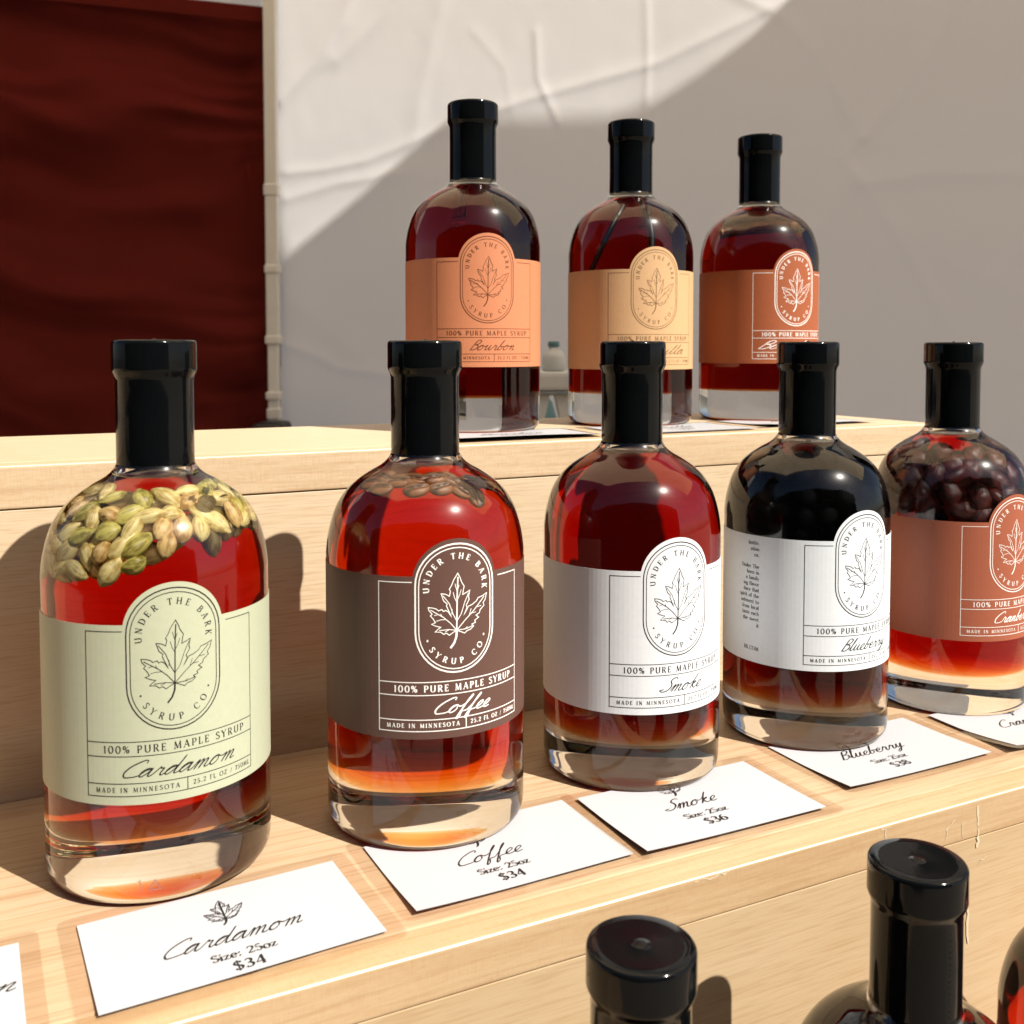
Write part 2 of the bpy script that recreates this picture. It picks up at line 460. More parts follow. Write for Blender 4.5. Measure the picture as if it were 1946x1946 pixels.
def _leaf():
    """maple leaf drawing; base of the leaf at (0, 0), tip at (0, .0214)"""
    S_ = .0214/400.0
    bx, by = 1117, 755
    def c(pts):
        out = []
        for x, y in pts:
            u = (x-bx)*S_*(1.02 if x < bx else 1.12)
            out.append((u, (by-y)*S_+(x-bx)*S_*-.16*0))
        return out
    outline = [(1115, 755), (1090, 768), (1062, 787), (1042, 770), (1022, 777), (1002, 760), (963, 757), (984, 737), (1002, 725), (970, 716), (938, 701), (964, 690), (950, 664), (930, 640), (942, 628), (920, 602), (915, 580), (945, 584), (970, 592), (986, 606), (1010, 598), (1020, 613), (1036, 606), (1055, 618), (1078, 657), (1056, 608), (1042, 575), (1046, 560), (1022, 537), (1005, 485), (1035, 490), (1063, 506), (1070, 472), (1062, 457), (1080, 428), (1086, 410), (1096, 388), (1123, 345), (1140, 382), (1145, 402), (1153, 420), (1166, 442), (1160, 472), (1156, 502), (1182, 490), (1205, 476), (1196, 522), (1201, 542), (1180, 582), (1186, 602), (1163, 652), (1195, 592), (1222, 582), (1252, 562), (1266, 540), (1300, 530), (1332, 514), (1320, 560), (1304, 582), (1311, 602), (1280, 630), (1276, 650), (1250, 664), (1270, 682), (1240, 700), (1246, 716), (1220, 724), (1232, 740), (1210, 760), (1186, 766), (1170, 782), (1146, 770), (1115, 755)]
    lines = [(outline, .8),
      ([(1115, 755), (1117, 640), (1119, 500), (1124, 372)], 1.25),
      ([(1115, 755), (1070, 700), (1020, 655), (930, 598)], .8),
      ([(1115, 755), (1170, 690), (1230, 630), (1312, 535)], .8),
      ([(1115, 755), (1060, 745), (990, 748)], .7),
      ([(1115, 755), (1180, 752), (1226, 736)], .7),
      ([(1116, 690), (1090, 640), (1062, 560), (1018, 500)], .7),
      ([(1116, 690), (1146, 640), (1170, 560), (1197, 495)], .7),
      ([(1119, 560), (1100, 520), (1090, 480)], .6), ([(1119, 540), (1136, 500), (1146, 465)], .6),
      ([(1120, 480), (1108, 440), (1104, 420)], .6), ([(1120, 470), (1132, 430)], .6),
      ([(1040, 672), (1000, 672), (970, 680)], .6), ([(1010, 648), (1000, 628)], .6), ([(985, 632), (955, 640)], .6),
      ([(1215, 645), (1250, 640)], .6), ([(1250, 605), (1290, 600)], .6), ([(1200, 660), (1215, 610)], .6),
      ([(1060, 747), (1030, 762)], .6), ([(1170, 752), (1190, 738)], .6), ([(1080, 640), (1082, 600)], .55),
      ([(1115, 755), (1113, 800), (1097, 845), (1070, 880)], 2.0)]
    return [(c(p), w) for p, w in lines]
LEAF = _leaf()

# ------------------------------------------------------------------ materials
def wood(name, light, dark, grain=(3.0, 55.0, 55.0), fine=1.0, weave=0.0):
    m, nt, out = mat(name)
    p = nt.nodes.new('ShaderNodeBsdfPrincipled')
    p.inputs['Roughness'].default_value = 0.42
    p.inputs['Specular IOR Level'].default_value = 0.35
    tc = nt.nodes.new('ShaderNodeTexCoord')
    mp = nt.nodes.new('ShaderNodeMapping'); mp.inputs['Scale'].default_value = grain
    nt.links.new(tc.outputs['Object'], mp.inputs[0])
    n1 = N(nt, 'ShaderNodeTexNoise', Scale=1.6, Detail=6.0, Roughness=0.6, Distortion=0.35)
    nt.links.new(mp.outputs[0], n1.inputs[0])
    r1 = nt.nodes.new('ShaderNodeValToRGB')
    r1.color_ramp.elements[0].position = .30; r1.color_ramp.elements[1].position = .72
    nt.links.new(n1.outputs['Fac'], r1.inputs[0])
    # thin dark pores
    mp2 = nt.nodes.new('ShaderNodeMapping'); mp2.inputs['Scale'].default_value = (grain[0]*5, grain[1]*7, grain[2]*7)
    nt.links.new(tc.outputs['Object'], mp2.inputs[0])
    n2 = N(nt, 'ShaderNodeTexNoise', Scale=1.5, Detail=4.0, Roughness=0.55, Distortion=0.2)
    nt.links.new(mp2.outputs[0], n2.inputs[0])
    r2 = nt.nodes.new('ShaderNodeValToRGB')
    r2.color_ramp.elements[0].position = .34; r2.color_ramp.elements[0].color = (0, 0, 0, 1)
    r2.color_ramp.elements[1].position = .52; r2.color_ramp.elements[1].color = (1, 1, 1, 1)
    nt.links.new(n2.outputs['Fac'], r2.inputs[0])
    # broad tone
    n3 = N(nt, 'ShaderNodeTexNoise', Scale=5.0, Detail=2.0)
    nt.links.new(tc.outputs['Object'], n3.inputs[0])
    mx = nt.nodes.new('ShaderNodeMix'); mx.data_type = 'RGBA'
    mx.inputs[6].default_value = (*dark, 1); mx.inputs[7].default_value = (*light, 1)
    nt.links.new(r1.outputs[0], mx.inputs[0])
    mx2 = nt.nodes.new('ShaderNodeMix'); mx2.data_type = 'RGBA'; mx2.blend_type = 'MULTIPLY'
    mx2.inputs[0].default_value = 0.55*fine
    nt.links.new(mx.outputs[2], mx2.inputs[6])
    sc = nt.nodes.new('ShaderNodeMix'); sc.data_type = 'RGBA'
    sc.inputs[6].default_value = (.66, .50, .36, 1); sc.inputs[7].default_value = (1, 1, 1, 1)
    nt.links.new(r2.outputs[0], sc.inputs[0])
    nt.links.new(sc.outputs[2], mx2.inputs[7])
    mx3 = nt.nodes.new('ShaderNodeMix'); mx3.data_type = 'RGBA'; mx3.blend_type = 'MULTIPLY'
    mx3.inputs[0].default_value = 0.3
    nt.links.new(mx2.outputs[2], mx3.inputs[6])
    r3 = nt.nodes.new('ShaderNodeValToRGB')
    r3.color_ramp.elements[0].position = .3; r3.color_ramp.elements[0].color = (.72, .66, .58, 1)
    r3.color_ramp.elements[1].position = .7
    nt.links.new(n3.outputs['Fac'], r3.inputs[0])
    nt.links.new(r3.outputs[0], mx3.inputs[7])
    last = mx3.outputs[2]
    if weave > 0:      # cross-cut flecks on the board ends
        va = N(nt, 'ShaderNodeTexNoise', Scale=1.0, Detail=3.0)
        mv = nt.nodes.new('ShaderNodeMapping'); mv.inputs['Scale'].default_value = (2600, 160, 160)
        nt.links.new(tc.outputs['Object'], mv.inputs[0]); nt.links.new(mv.outputs[0], va.inputs[0])
        vb = N(nt, 'ShaderNodeTexNoise', Scale=1.0, Detail=3.0)
        mv2 = nt.nodes.new('ShaderNodeMapping'); mv2.inputs['Scale'].default_value = (260, 2600, 2600)
        nt.links.new(tc.outputs['Object'], mv2.inputs[0]); nt.links.new(mv2.outputs[0], vb.inputs[0])
        ad = N(nt, 'ShaderNodeMath', operation='MULTIPLY')
        nt.links.new(va.outputs['Fac'], ad.inputs[0]); nt.links.new(vb.outputs['Fac'], ad.inputs[1])
        rr = nt.nodes.new('ShaderNodeValToRGB')
        rr.color_ramp.elements[0].position = .12; rr.color_ramp.elements[0].color = (.80, .62, .44, 1)
        rr.color_ramp.elements[1].position = .30
        nt.links.new(ad.outputs[0], rr.inputs[0])
        mx4 = nt.nodes.new('ShaderNodeMix'); mx4.data_type = 'RGBA'; mx4.blend_type = 'MULTIPLY'
        mx4.inputs[0].default_value = weave
        nt.links.new(last, mx4.inputs[6]); nt.links.new(rr.outputs[0], mx4.inputs[7])
        last = mx4.outputs[2]
    nt.links.new(last, p.inputs['Base Color'])
    b = N(nt, 'ShaderNodeBump', Strength=0.15, Distance=0.004)
    nt.links.new(n2.outputs['Fac'], b.inputs['Height'])
    nt.links.new(b.outputs[0], p.inputs['Normal'])
    nt.links.new(p.outputs[0], out.inputs[0])
    return m

WOOD_TOP = wood('maple_top', (.50, .375, .255), (.45, .322, .202))
WOOD_FACE = wood('maple_face', (.465, .35, .222), (.43, .312, .184), grain=(5, 85, 85), fine=.55)
WOOD_EDGE = wood('maple_board_edge', (.49, .365, .23), (.43, .30, .17), fine=.5, weave=.32)
WOOD_PALE = wood('pale_maple_face', (.56, .45, .32), (.53, .415, .28), grain=(6, 95, 95), fine=.7)
WOOD_PALE_EDGE = wood('pale_maple_board_edge', (.56, .445, .31), (.50, .38, .245), fine=.5, weave=.42)

def front_fresnel(nt, ior, power=5.0, f0=0.04):
    """reflectance of a clear surface seen from outside; nothing on the inner side"""
    lw = nt.nodes.new('ShaderNodeLayerWeight'); lw.inputs['Blend'].default_value = .5
    pw_ = N(nt, 'ShaderNodeMath', operation='POWER'); pw_.inputs[1].default_value = power
    nt.links.new(lw.outputs['Facing'], pw_.inputs[0])
    ma = N(nt, 'ShaderNodeMath', operation='MULTIPLY_ADD'); ma.inputs[1].default_value = 1-f0; ma.inputs[2].default_value = f0
    nt.links.new(pw_.outputs[0], ma.inputs[0])
    ge = nt.nodes.new('ShaderNodeNewGeometry')
    iv = N(nt, 'ShaderNodeMath', operation='SUBTRACT'); iv.inputs[0].default_value = 1.0
    nt.links.new(ge.outputs['Backfacing'], iv.inputs[1])
    mu = N(nt, 'ShaderNodeMath', operation='MULTIPLY')
    nt.links.new(ma.outputs[0], mu.inputs[0]); nt.links.new(iv.outputs[0], mu.inputs[1])
    return mu.outputs[0]

def glass_mat(name):
    """solid clear glass"""
    m, nt, out = mat(name)
    g = nt.nodes.new('ShaderNodeBsdfGlass')
    g.inputs['IOR'].default_value = 1.5
    g.inputs['Roughness'].default_value = 0.0
    g.inputs['Color'].default_value = (.985, .985, .975, 1)
    # sun glare: a weak wide gleam on the outer face
    soft = nt.nodes.new('ShaderNodeBsdfGlossy'); soft.inputs['Roughness'].default_value = .21
    gm = nt.nodes.new('ShaderNodeMixShader')
    hv = N(nt, 'ShaderNodeMath', operation='MULTIPLY'); hv.inputs[1].default_value = .16
    nt.links.new(front_fresnel(nt, 1.5, 9.0), hv.inputs[0]); nt.links.new(hv.outputs[0], gm.inputs[0])
    nt.links.new(g.outputs[0], gm.inputs[1]); nt.links.new(soft.outputs[0], gm.inputs[2])
    nt.links.new(gm.outputs[0], out.inputs['Surface'])
    return m
GLASS = glass_mat('bottle_glass')

def syrup_mat(name, sigma):
    m, nt, out = mat(name)
    t = nt.nodes.new('ShaderNodeBsdfTransparent')
    v = nt.nodes.new('ShaderNodeVolumeAbsorption')
    d = max(sigma)*1.02
    v.inputs['Density'].default_value = d/U
    v.inputs['Color'].default_value = (*[1-s/d for s in sigma], 1)
    nt.links.new(t.outputs[0], out.inputs['Surface'])
    nt.links.new(v.outputs[0], out.inputs['Volume'])
    return m

CAPSULE = principled('black_shrink_capsule', (.0025, .003, .0035), rough=.09, spec=.22, bump=(260, .08, .0004))
def paper(name, col): return principled(name, col, rough=.52, spec=.35, noise=(420, .05, (1, 1, 1)))
INK_BLACK = principled('black_ink', (.018, .017, .017), rough=.6, spec=.2)
INK_WHITE = principled('white_ink', (.82, .80, .77), rough=.6, spec=.2)
INK_BROWN = principled('dark_brown_ink', (.10, .03, .012), rough=.6, spec=.2)
INK_TAN = principled('olive_brown_ink', (.17, .10, .045), rough=.6, spec=.2)

# ------------------------------------------------------------------ ground
gv = [(-60, -60, -.93), (60, -60, -.93), (60, 60, -.93), (-60, 60, -.93)]
ground = mesh_obj('ground', gv, [(0, 1, 2, 3)], principled('grey_pavement', (.20, .165, .125), rough=.9, noise=(3, .25, (1, 1, 1))))
tag(ground, kind='structure')

# ------------------------------------------------------------------ stepped display: two boxes on a table
H2 = .1445
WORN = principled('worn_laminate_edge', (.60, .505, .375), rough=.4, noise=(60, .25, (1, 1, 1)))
def display_box(name, label, x0, x1, y0, y1, z0, z1, board, wt, we, wf, g):
    root = empty(name, W((x0+x1)/2, y0, z0), SHELF)
    w = (x1-x0)/2; d = y1-y0; h = z1-z0
    # frame: local origin at the middle of the front foot
    bm_obj('front_panel', box_bm((-w, 0, 0), (w, .015, h-board-g), .0003), wf, root)
    bm_obj('back_panel', box_bm((-w, d-.015, 0), (w, d, h-board-g), .0008), wf, root)
    for s in (-1, 1):
        a, b = sorted((s*w, s*(w-.015)))
        bm_obj('side_panel', box_bm((a, .0155, 0), (b, d-.0155, h-board-g), .0008), wf, root)
    top = bm_obj('top_board', box_bm((-w, .0145, h-board), (w, d, h), .0012), wt, root)
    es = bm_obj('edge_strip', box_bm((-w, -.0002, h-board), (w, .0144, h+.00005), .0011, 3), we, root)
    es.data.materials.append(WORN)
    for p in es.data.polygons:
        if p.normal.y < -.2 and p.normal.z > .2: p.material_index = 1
    tag(root, label, 'display box')
    return root
table_top_z = -.168
tb = empty('market_table', W(.2, .42, -.93), SHELF)
bm_obj('table_top', box_bm((-.62, -.30, .732), (.62, .42, .762), .002), WOOD_TOP, tb)
for sx in (-.57, .57):
    for sy in (-.25, .37):
        bm_obj('leg', box_bm((sx-.025, sy-.025, 0), (sx+.025, sy+.025, .7315), .002), WOOD_FACE, tb)
tag(tb, 'pale wooden table under the stepped display boxes', 'table')
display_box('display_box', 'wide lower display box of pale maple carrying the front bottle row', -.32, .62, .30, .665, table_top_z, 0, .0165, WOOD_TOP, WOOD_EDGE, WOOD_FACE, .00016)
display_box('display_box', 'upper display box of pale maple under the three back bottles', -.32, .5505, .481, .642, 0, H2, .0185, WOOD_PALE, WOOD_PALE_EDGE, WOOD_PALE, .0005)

# ------------------------------------------------------------------ bottles
R = .041
outer_sh = catmull([(.041, .1075), (.0409, .1128), (.0397, .1205), (.0371, .1288), (.0334, .1350), (.0289, .1395), (.0232, .1434), (.0188, .1459), (.0160, .1482), (.0143, .1508), (.0136, .1535)], 5)
outer = [(0, .0024), (.012, .0022), (.024, .0014)] + list(map(tuple, catmull([(.031, .0004), (.0345, .0001), (.0375, .0007), (.0395, .0022), (.0406, .0046), (.041, .0078)], 4))) + [(.041, .02), (.041, .04), (.041, .06), (.041, .08), (.041, .1)] + list(map(tuple, outer_sh)) + [(.0135, .17), (.0135, .1885), (0, .1885)]
air = [(0, .187), (.0102, .187), (.0102, .158), (.0106, .153), (.0117, .1496), (.0130, .1475), (.0142, .1463), (.0141, .1459), (.012, .1455), (0, .1454)]
def offset_profile(d):
    P = np.array(outer_sh); t = np.gradient(P, axis=0); t /= np.linalg.norm(t, axis=1)[:, None]
    n_ = np.stack([t[:, 1], -t[:, 0]], 1)
    return P - n_*d
def liq_profile(d, side):
  liq_sh = [tuple(p) for p in offset_profile(d) if p[1] < .1430 and p[0] > .0145]
  return [(0, .0215), (.015, .0209), (.027, .0203), (.0325, .0205), (.0358, .0222), (.0374, .0252), (.0380, .030), (.0380, .06), (.0380, .085), (side, .0985)] + liq_sh + [(.0141, .1447), (.012, .14535), (0, .14525)]

liquid = liq_profile(.0030, .0380)
def shared_mesh(name, profile, m, seg=112, flip=False, extra=None):
    v, f = lathe(profile, seg, flip)
    if extra:
        v2, f2 = extra
        b = len(v); v = v+v2; f = f+[tuple(i+b for i in q) for q in f2]
    me = bpy.data.meshes.new(name)
    me.from_pydata(v, [], f); me.update()
    me.polygons.foreach_set('use_smooth', [True]*len(me.polygons))
    me.materials.append(m)
    return me
glass_me = shared_mesh('glass_body', outer, GLASS, 128, extra=lathe(air, 64))
cap_prof = [(.0137, .1503), (.01412, .1502), (.01418, .1508)] + [(.01415, .1560), (.01410, .168), (.01412, .1826)] + [(.0145, .1841), (.0152, .1856), (.01545, .1866), (.01545, .1870), (.0154, .1885), (.0154, .1958), (.0153, .1966), (.0149, .1972), (.0143, .1975), (.0115, .19735), (.0030, .1973), (.0011, .1974), (.0007, .1979), (0, .1981)]
cap_me = shared_mesh('capsule', cap_prof, CAPSULE, 96)
def perforation(phi):
    b = bmesh.new()
    for i in range(15):
        z = .1535+i*.0019
        for v in bmesh.ops.create_icosphere(b, subdivisions=1, radius=.00022)['verts']:
            v.co = Vector((v.co.x+.01412*math.cos(phi), v.co.y+.01412*math.sin(phi), v.co.z+z))
    me = bpy.data.meshes.new('tear_perforation'); b.to_mesh(me); b.free()
    me.materials.append(CAPSULE)
    return me
perf_me = perforation(0)
syr_me = {}
def syrup_mesh(key, sigma):
    if key not in syr_me:
        syr_me[key] = shared_mesh('syrup', liq_profile(.0054, .0366) if key == 'red' else liquid, syrup_mat('syrup_'+key, sigma), 96)
    return syr_me[key]

ZLB, ZLT = .0394, .1020
def badge_top(u):
    rb = .0172
    if abs(u) < .01694: return max(ZLT, .0989+math.sqrt(max(0, rb*rb-u*u)))
    return ZLT
def label_mesh(m, off, phi0, parent, u_lo=-.096, u_hi=.096):
    us = sorted(set([round(x, 6) for x in np.arange(u_lo, u_hi+1e-9, .002)] + [round(.0172*math.sin(t), 6) for t in np.linspace(-1.4, 1.4, 57)] + [-.01695, .01695, -.0169401, .0169401]))
    r0, r1 = R+.00006, R+.00016
    def P(u, z, r):
        a = phi0+u/R
        return (r*math.cos(a), r*math.sin(a), z+off)
    nz = 5
    V, F = [], []
    for r in (r0, r1):
        for u in us:
            zt = badge_top(u)
            for k in range(nz+1):
                V.append(P(u, ZLB+(zt-ZLB)*k/nz, r))
    n = len(us); c = nz+1; B = n*c
    for i in range(n-1):
        for k in range(nz):
            a = i*c+k; b = a+c
            F.append((B+a, B+b, B+b+1, B+a+1))
            F.append((a+1, b+1, b, a))
        F.append((i*c+nz, B+i*c+nz, B+(i+1)*c+nz, (i+1)*c+nz))
        F.append((i*c, (i+1)*c, B+(i+1)*c, B+i*c))
    for i in (0, n-1):
        for k in range(nz):
            a = i*c+k
            F.append((a, a+1, B+a+1, B+a) if i == 0 else (a, B+a, B+a+1, a+1))
    o = mesh_obj('label', V, F, m, parent, smooth=False)
    return o

def stadium(hw, z0, z1, n=20):
    return [(hw*math.cos(a), z1-hw+hw*math.sin(a)) for a in np.linspace(0, PI, n)] + [(hw*math.cos(a), z0+hw+hw*math.sin(a)) for a in np.linspace(PI, 2*PI, n)]

BACK_TEXT = ["bottle.", "ution", "oz.", "", "Under The", "born in", "a family", "ing flavor", "duce that", "spirit of the", "mitment to", "from local", "taste each", "the sweet", "it", "", "", "", "RK.COM"]
def label_print(word, span, m, off, phi0, parent, bold=1.0, back=False):
    k = Ink()
    k.line(stadium(.0159, .0647, .1141), .00046*bold, closed=True)
    k.line(stadium(.0146, .0660, .1126), .00030*bold, closed=True)
    lw = .00028*bold
    k.line([(-.0171, .0998), (-.0303, .0998), (-.0303, .0425), (.0303, .0425), (.0303, .0998), (.0186, .0998)], lw)
    for z in (.0614, .0564, .0469): k.line([(-.0303, z), (.0303, z)], lw)
    k.line([(.0037, .0425), (.0037, .0469)], lw)
    k.arc_text('UNDER THE BARK', 0, .0976, .0107, .0023, 190, -9, True, bold=1.1*bold)
    k.arc_text('SYRUP CO', 0, .0806, .0128, .0023, 212, 330, False, bold=1.1*bold)
    for a in (196, 346):
        cu, cv = .0118*math.cos(math.radians(a)), .0806+.0118*math.sin(math.radians(a))
        k.line([(cu-.0003, cv), (cu+.0003, cv)], .0006*bold)
    k.text('100% PURE MAPLE SYRUP', -.0243, .0576, .0026, u1=.0262, bold=1.1*bold)
    k.text('MADE IN MINNESOTA', -.0272, .0439, .00165, u1=.0010, bold=1.15*bold)
    k.text('25.2 FL OZ / 750ML', .0056, .0439, .00165, u1=.0292, bold=1.15*bold)
    k.script(word, .0027, .00042*bold, u0=span[0], u1=span[1], v0=.0492)
    k.leaf(0, .0808, 1.0, .00030*bold)
    if back:
        for i, t in enumerate(BACK_TEXT):
            if t: k.text(t, 0, .0975-i*.0029, .0019, align=-.0525, bold=1.15, sp=.0001)
    def fn(u, v, o):
        a = phi0+u/R
        r = R+.00021+o
        return (r*math.cos(a), r*math.sin(a), v+off)
    return k.build('label_print', m, fn, parent)

def make_bottle(x, y, z, wx, wy, label, syrup_key, sigma, paper_m=None, ink=None, off=0, deg=0, word=None, span=None, bold=1.0, back=False, group=None):
    root = empty('syrup_bottle', (wx, wy, z))
    tag(root, label, 'bottle', group)
    for nm, me in (('glass_body', glass_me), ('syrup', syrup_mesh(syrup_key, sigma)), ('capsule', cap_me)):
        o = bpy.data.objects.new(nm, me); COL.objects.link(o); o.parent = root
        if nm == 'glass_body': o.cycles.is_caustics_caster = True
        if nm == 'capsule':
            tp = bpy.data.objects.new('tear_perforation', perf_me); COL.objects.link(tp); tp.parent = o
            tp.rotation_euler = (0, 0, -PI/2+math.radians(deg)*1.3+(-1.15 if word in ('Cardamom', 'Coffee') else -.1))
            o.rotation_euler = (0, 0, random.uniform(0, .5)); tp.rotation_euler.z -= o.rotation_euler.z
    if paper_m:
        phi0 = -PI/2+math.radians(deg)
        lb = label_mesh(paper_m, off, phi0, root)
        if word: label_print(word, span, ink, off, phi0, lb, bold, back)
    return root
SIG = {'amber': (9, 60, 150), 'red': (14, 82, 160), 'dark': (17, 95, 185), 'deep': (20, 98, 180), 'brown': (22, 90, 170), 'black': (60, 160, 240)}
FR, BR, LR = 'syrup bottles on the front step', 'syrup bottles on the upper box', 'black capped bottles on the lowest step'
make_bottle(0, 0, 0, -.1349, .3864, 'syrup bottle with sage green label, packed with cardamom pods', 'red', SIG['red'], paper('sage_paper', (.385, .405, .292)), INK_BLACK, -.0021, 26.5, 'Cardamom', (-.0175, .0215), group=FR)
make_bottle(0, 0, 0, -.0361, .4245, 'syrup bottle with dark brown label and white lettering, coffee beans floating inside', 'amber', SIG['amber'], paper('coffee_brown_paper', (0.0975, 0.04992, 0.039)), INK_WHITE, .0061, 21.5, 'Coffee', (-.0085, .0145), bold=1.35, group=FR)
make_bottle(0, 0, 0, .0559, .4763, 'clear red syrup bottle with white label reading Smoke', 'dark', SIG['dark'], paper('white_paper', (.64, .66, .69)), INK_BLACK, -.0033, 22.9, 'Smoke', (-.0085, .0135), group=FR)
make_bottle(0, 0, 0, .1507, .5220, 'white labelled syrup bottle filled black with blueberries', 'black', SIG['brown'], paper('cool_white_paper', (.63, .67, .71)), INK_BLACK, .0010, 25.9, 'Blueberry', (-.0125, .0165), back=True, group=FR)
make_bottle(0, 0, 0, .2448, .5685, 'rose red labelled syrup bottle full of cranberries, cut by the right edge', 'amber2', SIG['deep'], paper('rose_red_paper', (0.2964, 0.0858, 0.04524)), INK_WHITE, .0020, 27.2, 'Cranberry', (-.0125, .0165), group=FR)
make_bottle(0, 0, H2, -.0238, .6286, 'syrup bottle with bright orange label on the upper box', 'brown', SIG['brown'], paper('orange_paper', (.50, .188, .092)), INK_BROWN, -.0005, 14.2, 'Bourbon', (-.0105, .0165), group=BR)
make_bottle(0, 0, H2, .0783, .6808, 'syrup bottle with sand coloured label and black vanilla pods inside', 'brown', SIG['brown'], paper('sand_paper', (0.5148, 0.3198, 0.1677)), INK_TAN, -.0031, 16.5, 'Vanilla', (-.0105, .0225), group=BR)
make_bottle(0, 0, H2, .1741, .7266, 'syrup bottle with rust brown label and cinnamon sticks inside', 'brown', SIG['brown'], paper('rust_paper', (0.2964, 0.0819, 0.0312)), INK_WHITE, 0, 24.0, 'Bourbon', (-.0265, .0205), bold=1.2, back=False, group=BR)
plain = paper('cream_paper', (0.468, 0.429, 0.3276))
for (sx, lab_) in ((.1544, 'bottle on the lowest step showing only its black capsule, left of the other'), (.2604, 'bottle on the lowest step with tan glass shoulders and tall black capsule'), (.3665, 'amber bottle cut off by the bottom right corner')):
    p = W(sx, .2325, table_top_z)
    make_bottle(0, 0, p.z, p.x, p.y, lab_, 'amber3' if sx > .3 else 'dark2', SIG['amber'] if sx > .3 else (90, 150, 220), plain, None, 0, 22, group=LR)

# the moulded mark low on the glass of the near bottle
mm, nt, out = mat('moulded_glass_mark')
t_ = nt.nodes.new('ShaderNodeBsdfTransparent'); g_ = nt.nodes.new('ShaderNodeBsdfGlossy'); g_.inputs['Roughness'].default_value = .15
x_ = nt.nodes.new('ShaderNodeMixShader'); x_.inputs[0].default_value = .2
t_.inputs['Color'].default_value = (.72, .52, .42, 1)
nt.links.new(t_.outputs[0], x_.inputs[1]); nt.links.new(g_.outputs[0], x_.inputs[2]); nt.links.new(x_.outputs[0], out.inputs[0])
near = [o for o in bpy.data.objects if o.get('category') == 'bottle'][0]
gb = [c for c in near.children if c.name.startswith('glass_body')][0]
ph_ = -PI/2+math.radians(12)
for lines in ([[(-.0022, .0066), (-.0022, .0106), (-.0030, .0100)]], [[(.0010, .0070), (.0046, .0070), (.0028, .0103), (.0010, .0070), (.0018, .0064)]]):
    k = Ink()
    for ln_ in lines: k.line(ln_, .0006)
    k.build('moulded_mark', mm, lambda u, v, o: ((R+.0002+o)*math.cos(ph_+u/R), (R+.0002+o)*math.sin(ph_+u/R), v), gb)

# scuffs and scratches on the front of the lower box
SCUFF = principled('scuffed_wood', (.52, .415, .28), rough=.7, noise=(300, .3, (1, 1, 1)))
low = [o for o in bpy.data.objects if o.get('category') == 'display box'][0]
def scuff(pts, w, jit=.0003):
    w *= .55
    k = Ink()
    P = catmull(pts, 7)
    P = P+rng.normal(0, jit, P.shape)
    k.line(P, list(np.abs(rng.normal(w, w*.45, len(P)))+.00008), sub=.0006)
    k.build('scratch', SCUFF, lambda u, v, o: (u, -.00035-o, v+.168), low)
lx = lambda x: x-.15
scuff([(lx(.317), -.0012), (lx(.3175), -.009)], .0010)
scuff([(lx(.3155), -.0010), (lx(.3200), -.0012)], .0009)
scuff([(lx(.352), -.0130), (lx(.3535), -.0085), (lx(.358), -.0060)], .0006)
scuff([(lx(.371), -.0030), (lx(.372), -.0120), (lx(.3715), -.0210)], .0016)
scuff([(lx(.362), -.0075), (lx(.3622), -.0150)], .0004)
scuff([(lx(.363), -.0260), (lx(.364), -.0380)], .0004)
scuff([(lx(.366), -.0400), (lx(.367), -.0620)], .0018)
scuff([(lx(.222), -.0010), (lx(.230), -.0012), (lx(.238), -.0009)], .0007)
scuff([(lx(.372), -.0290), (lx(.377), -.0260)], .0005)

# ------------------------------------------------------------------ price cards
CARD = principled('white_card', (.43, .44, .465), rough=.35, spec=.4)
m_, nt_, out_ = mat('clear_laminate')
tr = nt_.nodes.new('ShaderNodeBsdfTransparent'); tr.inputs['Color'].default_value = (.972, .958, .945, 1)
gl = nt_.nodes.new('ShaderNodeBsdfGlossy'); gl.inputs['Roughness'].default_value = .08
mxs = nt_.nodes.new('ShaderNodeMixShader')
nt_.links.new(front_fresnel(nt_, 1.45), mxs.inputs[0]); nt_.links.new(tr.outputs[0], mxs.inputs[1]); nt_.links.new(gl.outputs[0], mxs.inputs[2])
nt_.links.new(mxs.outputs[0], out_.inputs[0])
LAMINATE = m_

def card_grid(w, d, fn, th, nx=24, ny=16, corner=0.0):
    V, F = [], []
    for s in (0, 1):
        for j in range(ny+1):
            for i in range(nx+1):
                u = -w/2+w*i/nx; v = -d/2+d*j/ny
                # rounded corners
                if corner:
                    au, av = abs(u)-(w/2-corner), abs(v)-(d/2-corner)
                    if au > 0 and av > 0:
                        L = math.hypot(au, av)
                        if L > corner:
                            u = math.copysign(w/2-corner+au*corner/L, u); v = math.copysign(d/2-corner+av*corner/L, v)
                V.append(fn(u, v, s*th))
    n = (nx+1)*(ny+1)
    for j in range(ny):
        for i in range(nx):
            a = j*(nx+1)+i
            F.append((n+a, n+a+1, n+a+nx+2, n+a+nx+1))
            F.append((a, a+nx+1, a+nx+2, a+1))
    for i in range(nx):
        a = i; F.append((a, a+1, n+a+1, n+a))
        a = ny*(nx+1)+i; F.append((a+1, a, n+a, n+a+1))
    for j in range(ny):
        a = j*(nx+1); F.append((a+nx+1, a, n+a, n+a+nx+1))
        a = j*(nx+1)+nx; F.append((a, a+nx+1, n+a+nx+1, n+a))
    return V, F

